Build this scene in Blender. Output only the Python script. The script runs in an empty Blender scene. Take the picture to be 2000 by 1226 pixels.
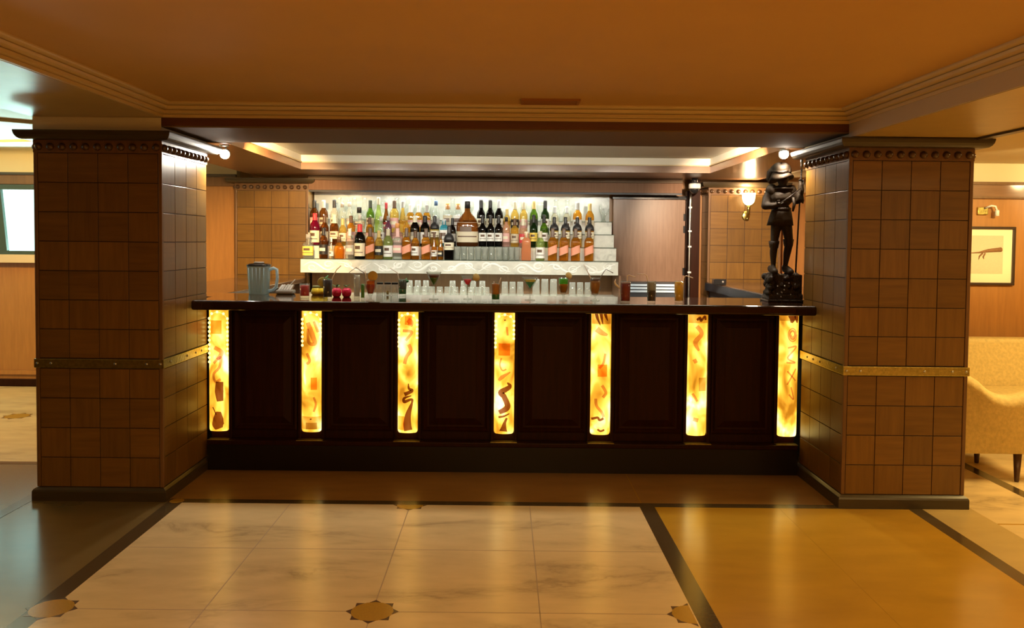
import bpy, math, random
from mathutils import Vector, Matrix
R = math.radians
random.seed(7)
C = bpy.context.scene.collection
SC = bpy.context.scene

# ------------------------------------------------------------------ camera
FPX, PITCH, ROLL, SU, SV, CH = 1640.0, R(2.2), R(0.55), -15.6, 80.0, 1.49
_F = Vector((0, math.cos(PITCH), -math.sin(PITCH)))
_U0 = Vector((0, math.sin(PITCH), math.cos(PITCH)))
_R0 = Vector((1, 0, 0))
_R = _R0 * math.cos(ROLL) + _U0 * math.sin(ROLL)
_U = _U0 * math.cos(ROLL) - _R0 * math.sin(ROLL)
CAMP = Vector((0, 0, CH))

def at(px, py, Y):
    """world point at depth Y seen at pixel (px, py) of the 2000x1226 photograph"""
    d = _R * ((px - 1000 - SU) / FPX) + _U * ((613 - py - SV) / FPX) + _F
    return CAMP + d * (Y / d.y)

cam = bpy.data.cameras.new('camera')
cam.sensor_width = 36.0
cam.lens = 36.0 * FPX / 2000.0
cam.shift_x = -SU / 2000.0
cam.shift_y = -SV / 2000.0
cam.clip_start = 0.05
cam.clip_end = 100
co = bpy.data.objects.new('camera', cam)
C.objects.link(co)
m = Matrix((_R, _U, -_F)).transposed().to_4x4()
m.translation = CAMP
co.matrix_world = m
SC.camera = co

# ------------------------------------------------------------------ materials
def mat(name):
    m = bpy.data.materials.new(name)
    m.use_nodes = True
    nt = m.node_tree
    for n in list(nt.nodes):
        if n.type != 'OUTPUT_MATERIAL':
            nt.nodes.remove(n)
    return m, nt, [n for n in nt.nodes if n.type == 'OUTPUT_MATERIAL'][0]

def N(nt, typ, **kw):
    n = nt.nodes.new(typ)
    for k, v in kw.items():
        if k.startswith('i_'):
            n.inputs[int(k[2:])].default_value = v
        else:
            setattr(n, k, v)
    return n

def rgba(c):
    return (c[0], c[1], c[2], 1.0)

def princ(nt, out, col=None, rough=.5, metal=0.0, spec=.5, coat=0.0):
    b = N(nt, 'ShaderNodeBsdfPrincipled')
    if col is not None:
        b.inputs['Base Color'].default_value = rgba(col)
    b.inputs['Roughness'].default_value = rough
    b.inputs['Metallic'].default_value = metal
    b.inputs['Specular IOR Level'].default_value = spec
    b.inputs['Coat Weight'].default_value = coat
    b.inputs['Coat Roughness'].default_value = 0.08
    nt.links.new(b.outputs[0], out.inputs['Surface'])
    return b

def coords(nt, scale=(1, 1, 1), world=False, rot=(0, 0, 0)):
    mp = N(nt, 'ShaderNodeMapping')
    mp.inputs['Scale'].default_value = scale
    mp.inputs['Rotation'].default_value = rot
    if world:
        g = N(nt, 'ShaderNodeNewGeometry')
        nt.links.new(g.outputs['Position'], mp.inputs[0])
    else:
        t = N(nt, 'ShaderNodeTexCoord')
        nt.links.new(t.outputs['Object'], mp.inputs[0])
    return mp

def ramp(nt, stops):
    r = N(nt, 'ShaderNodeValToRGB')
    els = r.color_ramp.elements
    while len(els) < len(stops):
        els.new(.5)
    for e, (p, c) in zip(els, stops):
        e.position = p
        e.color = rgba(c)
    return r

def plain(name, col, rough=.5, metal=0.0, spec=.5, coat=0.0, var=.0, bump=0.0, scale=30):
    m, nt, out = mat(name)
    b = princ(nt, out, col, rough, metal, spec, coat)
    mp = coords(nt, (scale,) * 3)
    no = N(nt, 'ShaderNodeTexNoise')
    no.inputs['Detail'].default_value = 4
    nt.links.new(mp.outputs[0], no.inputs['Vector'])
    if var:
        r = ramp(nt, [(.25, [x * (1 - var) for x in col]), (.75, [min(1, x * (1 + var)) for x in col])])
        nt.links.new(no.outputs[0], r.inputs[0])
        nt.links.new(r.outputs[0], b.inputs['Base Color'])
    if bump:
        bp = N(nt, 'ShaderNodeBump')
        bp.inputs['Strength'].default_value = bump
        bp.inputs['Distance'].default_value = .004
        nt.links.new(no.outputs[0], bp.inputs['Height'])
        nt.links.new(bp.outputs[0], b.inputs['Normal'])
    return m

def wood(name, c1, c2, rough=.35, scale=(28, 28, 2.2), island=0.0, coat=0.0, spec=.5, turn=False):
    m, nt, out = mat(name)
    b = princ(nt, out, c1, rough, 0, spec, coat)
    mp = coords(nt, scale)
    no = N(nt, 'ShaderNodeTexNoise')
    no.inputs['Scale'].default_value = 1.6
    no.inputs['Detail'].default_value = 6
    no.inputs['Roughness'].default_value = .6
    nt.links.new(mp.outputs[0], no.inputs['Vector'])
    fac = no.outputs[0]
    geo = N(nt, 'ShaderNodeNewGeometry')
    if turn:   # some tiles have their grain lying across
        mp2 = coords(nt, (scale[2], scale[2], scale[0]))
        no2 = N(nt, 'ShaderNodeTexNoise')
        no2.inputs['Scale'].default_value = 1.6
        no2.inputs['Detail'].default_value = 6
        nt.links.new(mp2.outputs[0], no2.inputs['Vector'])
        gt = N(nt, 'ShaderNodeMath', operation='FRACT')
        mu = N(nt, 'ShaderNodeMath', operation='MULTIPLY')
        mu.inputs[1].default_value = 7.3
        nt.links.new(geo.outputs['Random Per Island'], mu.inputs[0])
        nt.links.new(mu.outputs[0], gt.inputs[0])
        g2 = N(nt, 'ShaderNodeMath', operation='GREATER_THAN')
        g2.inputs[1].default_value = .6
        nt.links.new(gt.outputs[0], g2.inputs[0])
        mx = N(nt, 'ShaderNodeMix')
        nt.links.new(g2.outputs[0], mx.inputs[0])
        nt.links.new(no.outputs[0], mx.inputs[2])
        nt.links.new(no2.outputs[0], mx.inputs[3])
        fac = mx.outputs[0]
    r = ramp(nt, [(.3, c2), (.7, c1)])
    nt.links.new(fac, r.inputs[0])
    colout = r.outputs[0]
    if island:
        hs = N(nt, 'ShaderNodeHueSaturation')
        ma = N(nt, 'ShaderNodeMapRange')
        ma.inputs[3].default_value = 1 - island
        ma.inputs[4].default_value = 1 + island
        nt.links.new(geo.outputs['Random Per Island'], ma.inputs[0])
        nt.links.new(ma.outputs[0], hs.inputs['Value'])
        nt.links.new(colout, hs.inputs['Color'])
        colout = hs.outputs[0]
    nt.links.new(colout, b.inputs['Base Color'])
    bp = N(nt, 'ShaderNodeBump')
    bp.inputs['Strength'].default_value = .12
    bp.inputs['Distance'].default_value = .002
    nt.links.new(fac, bp.inputs['Height'])
    nt.links.new(bp.outputs[0], b.inputs['Normal'])
    return m

def marble(name, base, vein, rough=.22, scale=1.3, amount=.5, world=True, spec=.5):
    m, nt, out = mat(name)
    b = princ(nt, out, base, rough, 0, spec)
    mp = coords(nt, (scale * .8, scale * 2.0, scale), world, (0, 0, .3))
    n1 = N(nt, 'ShaderNodeTexNoise')
    n1.inputs['Scale'].default_value = 1.2
    n1.inputs['Detail'].default_value = 9
    n1.inputs['Roughness'].default_value = .62
    n1.inputs['Distortion'].default_value = .5
    nt.links.new(mp.outputs[0], n1.inputs['Vector'])
    ab = N(nt, 'ShaderNodeMath', operation='SUBTRACT')
    ab.inputs[1].default_value = .5
    nt.links.new(n1.outputs[0], ab.inputs[0])
    a2 = N(nt, 'ShaderNodeMath', operation='ABSOLUTE')
    nt.links.new(ab.outputs[0], a2.inputs[0])
    r1 = ramp(nt, [(0.0, (1, 1, 1)), (.02, (.55, .55, .55)), (.11, (0, 0, 0))])
    nt.links.new(a2.outputs[0], r1.inputs[0])
    n2 = N(nt, 'ShaderNodeTexNoise')
    n2.inputs['Scale'].default_value = 1.5
    n2.inputs['Detail'].default_value = 4
    nt.links.new(mp.outputs[0], n2.inputs['Vector'])
    r2 = ramp(nt, [(.48, (0, 0, 0)), (.66, (amount,) * 3)])
    nt.links.new(n2.outputs[0], r2.inputs[0])
    mu = N(nt, 'ShaderNodeMath', operation='MULTIPLY')
    nt.links.new(r1.outputs[0], mu.inputs[0])
    nt.links.new(r2.outputs[0], mu.inputs[1])
    mx = N(nt, 'ShaderNodeMix', data_type='RGBA')
    mx.inputs[6].default_value = rgba(base)
    mx.inputs[7].default_value = rgba(vein)
    nt.links.new(mu.outputs[0], mx.inputs[0])
    n3 = N(nt, 'ShaderNodeTexNoise')
    n3.inputs['Scale'].default_value = 4
    n3.inputs['Detail'].default_value = 5
    nt.links.new(mp.outputs[0], n3.inputs['Vector'])
    r3 = ramp(nt, [(.3, (.86, .86, .86)), (.7, (1, 1, 1))])
    nt.links.new(n3.outputs[0], r3.inputs[0])
    m2 = N(nt, 'ShaderNodeMix', data_type='RGBA', blend_type='MULTIPLY')
    m2.inputs[0].default_value = 1
    nt.links.new(mx.outputs[2], m2.inputs[6])
    nt.links.new(r3.outputs[0], m2.inputs[7])
    nt.links.new(m2.outputs[2], b.inputs['Base Color'])
    return m

def glassy(name, col, body=.2, gloss=.6, rough=.04, bodycol=None):
    """thin coloured glass: tinted see-through, a little body colour, fresnel shine"""
    m, nt, out = mat(name)
    tr = N(nt, 'ShaderNodeBsdfTransparent')
    tr.inputs[0].default_value = rgba(col)
    # a glancing view looks through more glass, so the tint deepens at the rim
    lw0 = N(nt, 'ShaderNodeLayerWeight')
    p0_ = N(nt, 'ShaderNodeMath', operation='POWER')
    p0_.inputs[1].default_value = 2.2
    nt.links.new(lw0.outputs['Facing'], p0_.inputs[0])
    mt_ = N(nt, 'ShaderNodeMix', data_type='RGBA')
    mt_.inputs[6].default_value = rgba(col)
    mt_.inputs[7].default_value = rgba([.75 * c ** 2.6 for c in col])
    nt.links.new(p0_.outputs[0], mt_.inputs[0])
    nt.links.new(mt_.outputs[2], tr.inputs[0])
    di = N(nt, 'ShaderNodeBsdfTranslucent')
    di.inputs[0].default_value = rgba(bodycol or col)
    d2 = N(nt, 'ShaderNodeBsdfDiffuse')
    d2.inputs[0].default_value = rgba(bodycol or col)
    ad = N(nt, 'ShaderNodeMixShader')
    ad.inputs[0].default_value = .5
    nt.links.new(di.outputs[0], ad.inputs[1])
    nt.links.new(d2.outputs[0], ad.inputs[2])
    m1 = N(nt, 'ShaderNodeMixShader')
    m1.inputs[0].default_value = body
    nt.links.new(tr.outputs[0], m1.inputs[1])
    nt.links.new(ad.outputs[0], m1.inputs[2])
    gl = N(nt, 'ShaderNodeBsdfGlossy')
    gl.inputs['Roughness'].default_value = rough
    lw = N(nt, 'ShaderNodeLayerWeight')
    pw = N(nt, 'ShaderNodeMath', operation='POWER')
    pw.inputs[1].default_value = 3.5
    nt.links.new(lw.outputs['Facing'], pw.inputs[0])
    m0 = N(nt, 'ShaderNodeMath', operation='MULTIPLY_ADD')
    m0.inputs[1].default_value = gloss
    m0.inputs[2].default_value = .035
    nt.links.new(pw.outputs[0], m0.inputs[0])
    ge = N(nt, 'ShaderNodeNewGeometry')
    iv = N(nt, 'ShaderNodeMath', operation='SUBTRACT')
    iv.inputs[0].default_value = 1.0
    nt.links.new(ge.outputs['Backfacing'], iv.inputs[1])
    mm = N(nt, 'ShaderNodeMath', operation='MULTIPLY')
    nt.links.new(m0.outputs[0], mm.inputs[0])
    nt.links.new(iv.outputs[0], mm.inputs[1])
    m2 = N(nt, 'ShaderNodeMixShader')
    nt.links.new(mm.outputs[0], m2.inputs[0])
    nt.links.new(m1.outputs[0], m2.inputs[1])
    nt.links.new(gl.outputs[0], m2.inputs[2])
    nt.links.new(m2.outputs[0], out.inputs['Surface'])
    return m

def emit(name, col, strength):
    m, nt, out = mat(name)
    e = N(nt, 'ShaderNodeEmission')
    e.inputs[0].default_value = rgba(col)
    e.inputs[1].default_value = strength
    nt.links.new(e.outputs[0], out.inputs['Surface'])
    return m

def lit_panel(name):
    """backlit art glass: amber, with uneven backlight put into its glow as noise"""
    m, nt, out = mat(name)
    e = N(nt, 'ShaderNodeEmission')
    t = N(nt, 'ShaderNodeNewGeometry')
    mp = N(nt, 'ShaderNodeMapping')
    mp.inputs['Scale'].default_value = (9, 9, 5.5)
    nt.links.new(t.outputs['Position'], mp.inputs[0])
    n1 = N(nt, 'ShaderNodeTexNoise')
    n1.inputs['Scale'].default_value = .9
    n1.inputs['Detail'].default_value = 2.5
    n1.inputs['Distortion'].default_value = .5
    nt.links.new(mp.outputs[0], n1.inputs['Vector'])
    r = ramp(nt, [(.30, (.85, .30, .012)), (.46, (1, .46, .035)), (.58, (1, .62, .11)), (.70, (1, .82, .36))])
    nt.links.new(n1.outputs[0], r.inputs[0])
    nt.links.new(r.outputs[0], e.inputs[0])
    ma = N(nt, 'ShaderNodeMapRange')
    ma.inputs[1].default_value = .32
    ma.inputs[2].default_value = .72
    ma.inputs[3].default_value = PANEL[0]
    ma.inputs[4].default_value = PANEL[1]
    nt.links.new(n1.outputs[0], ma.inputs[0])
    nt.links.new(ma.outputs[0], e.inputs[1])
    nt.links.new(e.outputs[0], out.inputs['Surface'])
    return m

def tint(name, col):
    m, nt, out = mat(name)
    tr = N(nt, 'ShaderNodeBsdfTransparent')
    tr.inputs[0].default_value = rgba(col)
    nt.links.new(tr.outputs[0], out.inputs['Surface'])
    return m

PANEL = (0.8, 3.0)
M = {}
M['tile_wood'] = wood('tile_wood', (.200, .100, .019), (.145, .069, .012), .36, island=.14, turn=True, coat=.04)
M['trim_wood'] = wood('trim_wood', (.18, .09, .03), (.13, .06, .02), .4)
M['cap_wood'] = wood('cap_wood', (.062, .045, .023), (.045, .032, .016), .35, scale=(2, 2, 40))
M['dark_groove'] = plain('dark_groove', (.035, .014, .006), .6)
M['mahogany'] = wood('mahogany', (.030, .0075, .002), (.018, .0045, .0013), .38, spec=.12)
M['counter_wood'] = wood('counter_wood', (.020, .0065, .003), (.012, .004, .002), .07, coat=.35, spec=.35)
M['counter_brown'] = wood('counter_brown', (.15, .085, .05), (.11, .06, .034), .18, coat=.5)
M['plinth_black'] = plain('plinth_black', (.007, .004, .002), .35, spec=.3)
M['brass'] = plain('brass', (.52, .43, .14), .28, 1.0, var=.25, scale=14, bump=.3)
M['steel'] = plain('steel', (.5, .5, .48), .3, 1.0)
M['stud_wood'] = plain('stud_wood', (.075, .036, .014), .3, coat=.25)
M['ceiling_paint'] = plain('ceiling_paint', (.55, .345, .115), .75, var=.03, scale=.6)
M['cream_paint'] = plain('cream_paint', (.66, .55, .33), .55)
M['cream_trim'] = plain('cream_trim', (.62, .50, .28), .5)
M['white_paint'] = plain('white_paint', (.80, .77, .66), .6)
M['soffit_paint'] = plain('soffit_paint', (.48, .36, .15), .38, var=.06, scale=2)
M['soffit_grey'] = plain('soffit_grey', (.52, .43, .30), .55)
M['beam_brown'] = wood('beam_brown', (.13, .045, .02), (.10, .034, .015), .45, scale=(2, 30, 30))
M['beam_grey'] = plain('beam_grey', (.20, .145, .10), .8, spec=.15)
M['soffit_wood'] = wood('soffit_wood', (.235, .115, .052), (.18, .085, .038), .3, scale=(3, 30, 30), coat=.25)
M['panel_wood'] = wood('panel_wood', (.42, .19, .05), (.34, .15, .04), .38)
M['door_wood'] = wood('door_wood', (.26, .145, .085), (.19, .10, .055), .3, coat=.2)
M['header_wood'] = wood('header_wood', (.25, .145, .09), (.19, .10, .06), .75, spec=.2)
M['marble_floor'] = marble('marble_floor', (.76, .57, .30), (.25, .18, .09), .24, 1.25, .6)
M['stone_tan'] = marble('stone_tan', (.50, .275, .022), (.40, .21, .015), .21, 1.0, .4)
M['stone_pale'] = marble('stone_pale', (.55, .40, .17), (.45, .32, .13), .22, 1.0, .4)
M['stone_brown'] = marble('stone_brown', (.34, .185, .06), (.26, .13, .04), .25, 1.0, .4)
M['stone_olive'] = marble('stone_olive', (.17, .115, .04), (.13, .09, .035), .2, 1.0, .4)
M['band_dark'] = plain('band_dark', (.075, .050, .022), .18, var=.2, scale=8)
M['star_tan'] = plain('star_tan', (.42, .235, .022), .22, var=.1)
M['star_dark'] = plain('star_dark', (.10, .05, .02), .25)
M['joint'] = plain('joint', (.36, .25, .13), .5)
M['white_marble'] = marble('white_marble', (.80, .80, .72), (.42, .42, .38), .2, 5, .8)
M['relief'] = plain('relief', (.93, .93, .88), .25)
M['glass_back'] = marble('glass_back', (.34, .35, .31), (.80, .80, .72), .22, 3.2, 1.0)
M['shelf_glass'] = plain('shelf_glass', (.10, .14, .11), .08)
M['bronze'] = plain('bronze', (.030, .019, .011), .5, .15, spec=.25, var=.5, scale=60, bump=.5)
M['bronze_dark'] = plain('bronze_dark', (.022, .014, .009), .25, .35, spec=.4, var=.4, scale=50, bump=.7)
M['sofa_fabric'] = plain('sofa_fabric', (.64, .49, .20), .7, var=.14, scale=9, bump=.9)
M['leg_wood'] = wood('leg_wood', (.08, .035, .015), (.05, .02, .01), .3)
M['frame_wood'] = plain('frame_wood', (.045, .025, .014), .3)
M['mount'] = plain('mount', (.85, .74, .52), .8)
M['print_paper'] = plain('print_paper', (.62, .52, .36), .85, var=.08, scale=40)
M['sepia'] = plain('sepia', (.25, .12, .05), .85, var=.3, scale=60)
M['window_frame'] = plain('window_frame', (.045, .065, .05), .4)
M['sill_cream'] = plain('sill_cream', (.62, .48, .32), .5)
M['amber_panel'] = lit_panel('amber_panel')
M['led'] = emit('led', (1, .66, .15), 4.5)
M['ink'] = tint('ink', (.20, .09, .075))
M['ink_soft'] = tint('ink_soft', (.62, .40, .42))
M['ink_orange'] = tint('ink_orange', (1, .42, .16))
M['ink_tan'] = tint('ink_tan', (.55, .45, .32))
M['bulb'] = emit('bulb', (1, .90, .74), 60)
M['shade'] = emit('shade', (1, .82, .42), 6)
M['white_plastic'] = plain('white_plastic', (.75, .74, .70), .35)
M['black_plastic'] = plain('black_plastic', (.015, .015, .016), .2)
M['blender_jug'] = glassy('blender_jug', (.80, .92, .96), .8, .4, bodycol=(.72, .90, 1.0))
M['grey_box'] = plain('grey_box', (.36, .34, .31), .45)
M['tissue'] = plain('tissue', (.82, .80, .76), .8)
M['clear_glass'] = glassy('clear_glass', (.95, .97, .95), .07, .75, bodycol=(.9, .92, .88))
M['tumbler_glass'] = glassy('tumbler_glass', (.93, .95, .93), .24, .7, bodycol=(.92, .93, .88))
M['mint'] = plain('mint', (.05, .30, .10), .5)
M['lime'] = plain('lime', (.52, .50, .16), .5)
M['orange_slice'] = plain('orange_slice', (.64, .50, .17), .5)
M['straw'] = plain('straw', (.93, .86, .78), .4)
M['straw_dark'] = plain('straw_dark', (.28, .26, .25), .4)
M['fruit_red'] = plain('fruit_red', (.78, .03, .11), .25, var=.25, scale=30)
M['slat_blue'] = plain('slat_blue', (.70, .84, 1.0), .4)
M['slat_dark'] = plain('slat_dark', (.03, .035, .045), .5)
M['blue_steel'] = plain('blue_steel', (.055, .065, .085), .35, .3)
M['vent_brown'] = plain('vent_brown', (.33, .15, .05), .6)

# ------------------------------------------------------------------ mesh builder
class MB:
    def __init__(s):
        s.v, s.f, s.s = [], [], []

    def add(s, vs, fs, smooth=False):
        b = len(s.v)
        s.v += [tuple(v) for v in vs]
        s.f += [tuple(i + b for i in f) for f in fs]
        s.s += [smooth] * len(fs)
        return s

    def box(s, x0, x1, y0, y1, z0, z1):
        vs = [(x0, y0, z0), (x1, y0, z0), (x1, y1, z0), (x0, y1, z0), (x0, y0, z1), (x1, y0, z1), (x1, y1, z1), (x0, y1, z1)]
        return s.add(vs, [(0, 3, 2, 1), (4, 5, 6, 7), (0, 1, 5, 4), (1, 2, 6, 5), (2, 3, 7, 6), (3, 0, 4, 7)])

    def rings(s, loops, cap0=True, cap1=True, smooth=False, closed=True):
        n = len(loops[0])
        vs = [v for l in loops for v in l]
        fs = []
        for i in range(len(loops) - 1):
            for j in range(n if closed else n - 1):
                k = (j + 1) % n
                fs.append((i * n + j, i * n + k, (i + 1) * n + k, (i + 1) * n + j))
        if cap0:
            fs.append(tuple(range(n - 1, -1, -1)))
        if cap1:
            fs.append(tuple((len(loops) - 1) * n + j for j in range(n)))
        return s.add(vs, fs, smooth)

    def lathe(s, prof, n=20, c=(0, 0, 0), sq=2.0, sx=1, sy=1, cap0=True, cap1=True, smooth=True):
        loops = []
        for r, z in prof:
            l = []
            for j in range(n):
                a = 2 * math.pi * (j + .5) / n
                ca, sa = math.cos(a), math.sin(a)
                q = 1.0 if sq == 2 else (abs(ca) ** sq + abs(sa) ** sq) ** (-1 / sq)
                l.append((c[0] + r * q * ca * sx, c[1] + r * q * sa * sy, c[2] + z))
            loops.append(l)
        return s.rings(loops, cap0, cap1, smooth)

    def rect_stack(s, x0, x1, y0, y1, prof):
        loops = [[(x0 - d, y0 - d, z), (x1 + d, y0 - d, z), (x1 + d, y1 + d, z), (x0 - d, y1 + d, z)] for d, z in prof]
        return s.rings(loops)

    def tube(s, pts, r, n=8, cap=True):
        pts = [Vector(p) for p in pts]
        rs = r if isinstance(r, (list, tuple)) else [r] * len(pts)
        loops = []
        ref = None
        for i, p in enumerate(pts):
            d = (pts[min(i + 1, len(pts) - 1)] - pts[max(i - 1, 0)]).normalized()
            if ref is None:
                ref = Vector((0, 0, 1)) if abs(d.z) < .9 else Vector((1, 0, 0))
            a = (ref - d * ref.dot(d)).normalized()
            ref = a
            b = d.cross(a)
            loops.append([p + (a * math.cos(t) + b * math.sin(t)) * rs[i] for t in [2 * math.pi * j / n for j in range(n)]])
        return s.rings(loops, cap, cap, True)

    def ball(s, c, r, n=12, m=8, sz=(1, 1, 1), z0=-1.0, z1=1.0):
        prof = []
        a0, a1 = math.asin(max(-1, z0)), math.asin(min(1, z1))
        for i in range(m + 1):
            a = a0 + (a1 - a0) * i / m
            prof.append((max(math.cos(a), 1e-3), math.sin(a)))
        loops = []
        for q, z in prof:
            loops.append([(c[0] + r * sz[0] * q * math.cos(t), c[1] + r * sz[1] * q * math.sin(t), c[2] + r * sz[2] * z)
                          for t in [2 * math.pi * j / n for j in range(n)]])
        return s.rings(loops, True, True, True)

    def capsule(s, p0, r0, p1, r1, n=12):
        p0, p1 = Vector(p0), Vector(p1)
        d = (p1 - p0)
        L = max(d.length, 1e-6)
        d /= L
        pts, rs = [], []
        for a in (-1, -.8, -.45, 0):
            pts.append(p0 + d * (a * r0)); rs.append(max(r0 * math.sqrt(1 - a * a), r0 * .08))
        for a in (0, .45, .8, 1):
            pts.append(p1 + d * (a * r1)); rs.append(max(r1 * math.sqrt(1 - a * a), r1 * .08))
        return s.tube(pts, rs, n)

    def prism(s, poly, fn, a, b):
        """poly 2-D, fn(u, v, w) -> point; extruded from w=a to w=b"""
        return s.rings([[fn(u, v, a) for u, v in poly], [fn(u, v, b) for u, v in poly]])

    def mesh(s, name, m):
        me = bpy.data.meshes.new(name)
        me.from_pydata(s.v, [], s.f)
        me.polygons.foreach_set('use_smooth', s.s)
        import bmesh
        bm = bmesh.new()
        bm.from_mesh(me)
        bmesh.ops.recalc_face_normals(bm, faces=bm.faces)
        bm.to_mesh(me)
        bm.free()
        if m is not None:
            me.materials.append(M[m] if isinstance(m, str) else m)
        me.update()
        return me

def obj(name, mb, m, parent=None, loc=(0, 0, 0), bevel=0.0, seg=2):
    me = mb.mesh(name, m) if isinstance(mb, MB) else mb
    o = bpy.data.objects.new(name, me)
    C.objects.link(o)
    o.location = loc
    if parent is not None:
        o.parent = parent
    if bevel:
        bv = o.modifiers.new('edge', 'BEVEL')
        bv.width = bevel
        bv.segments = seg
        bv.limit_method = 'ANGLE'
        bv.angle_limit = R(40)
    return o

def tag(o, label, cat, group=None, kind=None):
    o['label'] = label
    o['category'] = cat
    if group:
        o['group'] = group
    if kind:
        o['kind'] = kind
    return o

def thing(name, label, cat, loc=(0, 0, 0), rz=0, group=None, kind=None):
    o = bpy.data.objects.new(name, None)
    C.objects.link(o)
    o.location = loc
    o.rotation_euler = (0, 0, rz)
    o.empty_display_size = .05
    return tag(o, label, cat, group, kind)

def dup(root, loc, label=None, group=None, rz=None):
    def cp(o, parent):
        c = o.copy()
        C.objects.link(c)
        if parent is not None:
            c.parent = parent
        for ch in [x for x in C.objects if x.parent == o]:
            cp(ch, c)
        return c
    r = cp(root, None)
    r.location = loc
    if rz is not None:
        r.rotation_euler = (0, 0, rz)
    if label:
        r['label'] = label
    if group:
        r['group'] = group
    return r

def struct(name, mb, m, label, cat, bevel=0.0):
    return tag(obj(name, mb, m, None, (0, 0, 0), bevel), label, cat, None, 'structure')

# ------------------------------------------------------------------ key dimensions
CLX0, CLX1 = -2.630, -1.914          # pillars' x ranges
CRX0, CRX1 = 1.918, 2.615
CY0, CY1 = 4.70, 5.41
BY0, BY1 = 8.20, 8.48
ZC, ZS = 2.235, 2.10                 # main ceiling, bar soffit
ZTOP = 1.11                          # bar counter

# ------------------------------------------------------------------ floor
fl = struct('floor', MB().box(-8, 8, -4, 9.0, -.06, 0), 'stone_olive', 'polished stone floor with inlaid bands, marble field and small star motifs', 'floor')

def inlay(name, mb, m, z=0):
    return obj(name, mb, m, fl)

def flat(mb, x0, x1, y0, y1, z=.001):
    return mb.box(x0, x1, y0, y1, -.01, z)

XJ = [-1.80, -1.19, -.515, .157, .776]
YJ = [4.672, 3.986, 3.31, 2.635, 1.96, 1.28, .6]
inlay('marble_field', flat(MB(), XJ[0], XJ[-1], -3.9, YJ[0]), 'marble_floor')
for x in XJ[1:-1]:
    inlay('marble_joint', flat(MB(), x - .0022, x + .0022, -3.9, YJ[0], .0014), 'joint')
for y in YJ[1:]:
    inlay('marble_joint', flat(MB(), XJ[0], XJ[-1], y - .0022, y + .0022, .0014), 'joint')
inlay('golden_field', flat(MB(), .86, 2.29, -3.9, 4.672), 'stone_tan')
inlay('apron_stone', flat(MB(), -1.905, 1.90, 4.74, 5.5), 'stone_brown')
inlay('marble_joint', flat(MB(), .793, .797, 4.74, 5.5, .0014), 'star_tan')
inlay('marble_joint', flat(MB(), 1.56, 1.563, -3.9, 4.67, .0014), 'star_tan')
inlay('dark_band', flat(MB(), -1.885, -1.80, -3.9, 4.672, .0012), 'band_dark')
inlay('dark_band', flat(MB(), .776, .86, -3.9, 4.672, .0012), 'band_dark')
inlay('dark_band', flat(MB(), 2.29, 2.37, -3.9, 4.74, .0012), 'band_dark')
inlay('dark_band', flat(MB(), -1.885, 2.29, 4.672, 4.74, .0013), 'band_dark')
inlay('tan_field', flat(MB(), 2.37, 2.655, -3.9, 4.75), 'stone_pale')
inlay('marble_field', flat(MB(), 2.655, 3.09, -3.9, 8.4), 'marble_floor')
inlay('marble_field', flat(MB(), 3.17, 7.9, -3.9, 8.4), 'marble_floor')
inlay('dark_band', flat(MB(), 3.09, 3.17, -3.9, 8.4, .0012), 'band_dark')
inlay('marble_joint', flat(MB(), 2.655, 3.09, 4.43, 4.445, .0014), 'star_tan')
inlay('dark_band', flat(MB(), -2.72, -2.65, -3.9, 5.47, .0012), 'band_dark')
inlay('marble_field', flat(MB(), -7.9, -2.66, 5.5, 8.4), 'marble_floor')
inlay('dark_band', flat(MB(), -7.9, -2.66, 5.44, 5.5, .0012), 'band_dark')

def star(x, y, r=.107, half=None):
    def ok(px, py):
        if half == 'b':
            py = min(py, y)
        if half == 'r':
            px = max(px, x)
        if half == 'l':
            px = min(px, x)
        return px, py
    pts = []
    for k in range(16):
        a = math.pi / 8 * k
        q = r if k % 2 == 0 else r * .76
        pts.append(ok(x + q * math.cos(a), y + q * math.sin(a)))
    s = inlay('star_inlay', MB().prism(pts, lambda u, v, w: (u, v, w), -.01, .0018), 'star_dark')
    pts = [ok(x + r * .80 * math.cos(math.pi / 8 * k), y + r * .80 * math.sin(math.pi / 8 * k)) for k in range(16)]
    obj('star_centre', MB().prism(pts, lambda u, v, w: (u, v, w), -.01, .0022), 'star_tan', s)

star(-.515, 3.31)
star(-.515, 4.668, .095, 'b')
star(XJ[0] + .0, 3.31, .105)
star(.770, 3.31, .105, 'l')
star(-.515, 1.96)
star(-1.84, 4.70, .05)
star(-4.02, 6.9, .12)

# ------------------------------------------------------------------ ceilings, beams, cornice
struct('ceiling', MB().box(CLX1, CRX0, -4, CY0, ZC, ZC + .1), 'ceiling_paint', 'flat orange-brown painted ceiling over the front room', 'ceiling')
# stepped cornice round three sides of the front room's ceiling
prof = [(0, 2.156), (.014, 2.156), (.014, 2.172), (.007, 2.174), (.030, 2.179), (.030, 2.194), (.022, 2.197), (.052, 2.203), (.056, 2.215), (.049, 2.218), (.078, 2.223), (.082, 2.229), (.082, ZC), (0, ZC)]
cm = MB()
xa, xb, ya, yb = CLX1, CRX0, -4.0, CY0
loops = []
for k in range(4):
    loops.append([((xa + d, ya, z) if k == 0 else (xa + d, yb - d, z) if k == 1 else (xb - d, yb - d, z) if k == 2 else (xb - d, ya, z)) for d, z in prof])
cm.rings(loops)
struct('trim_1', cm, 'cream_trim', 'stepped cream cornice running round the orange ceiling', 'cornice')
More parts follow.
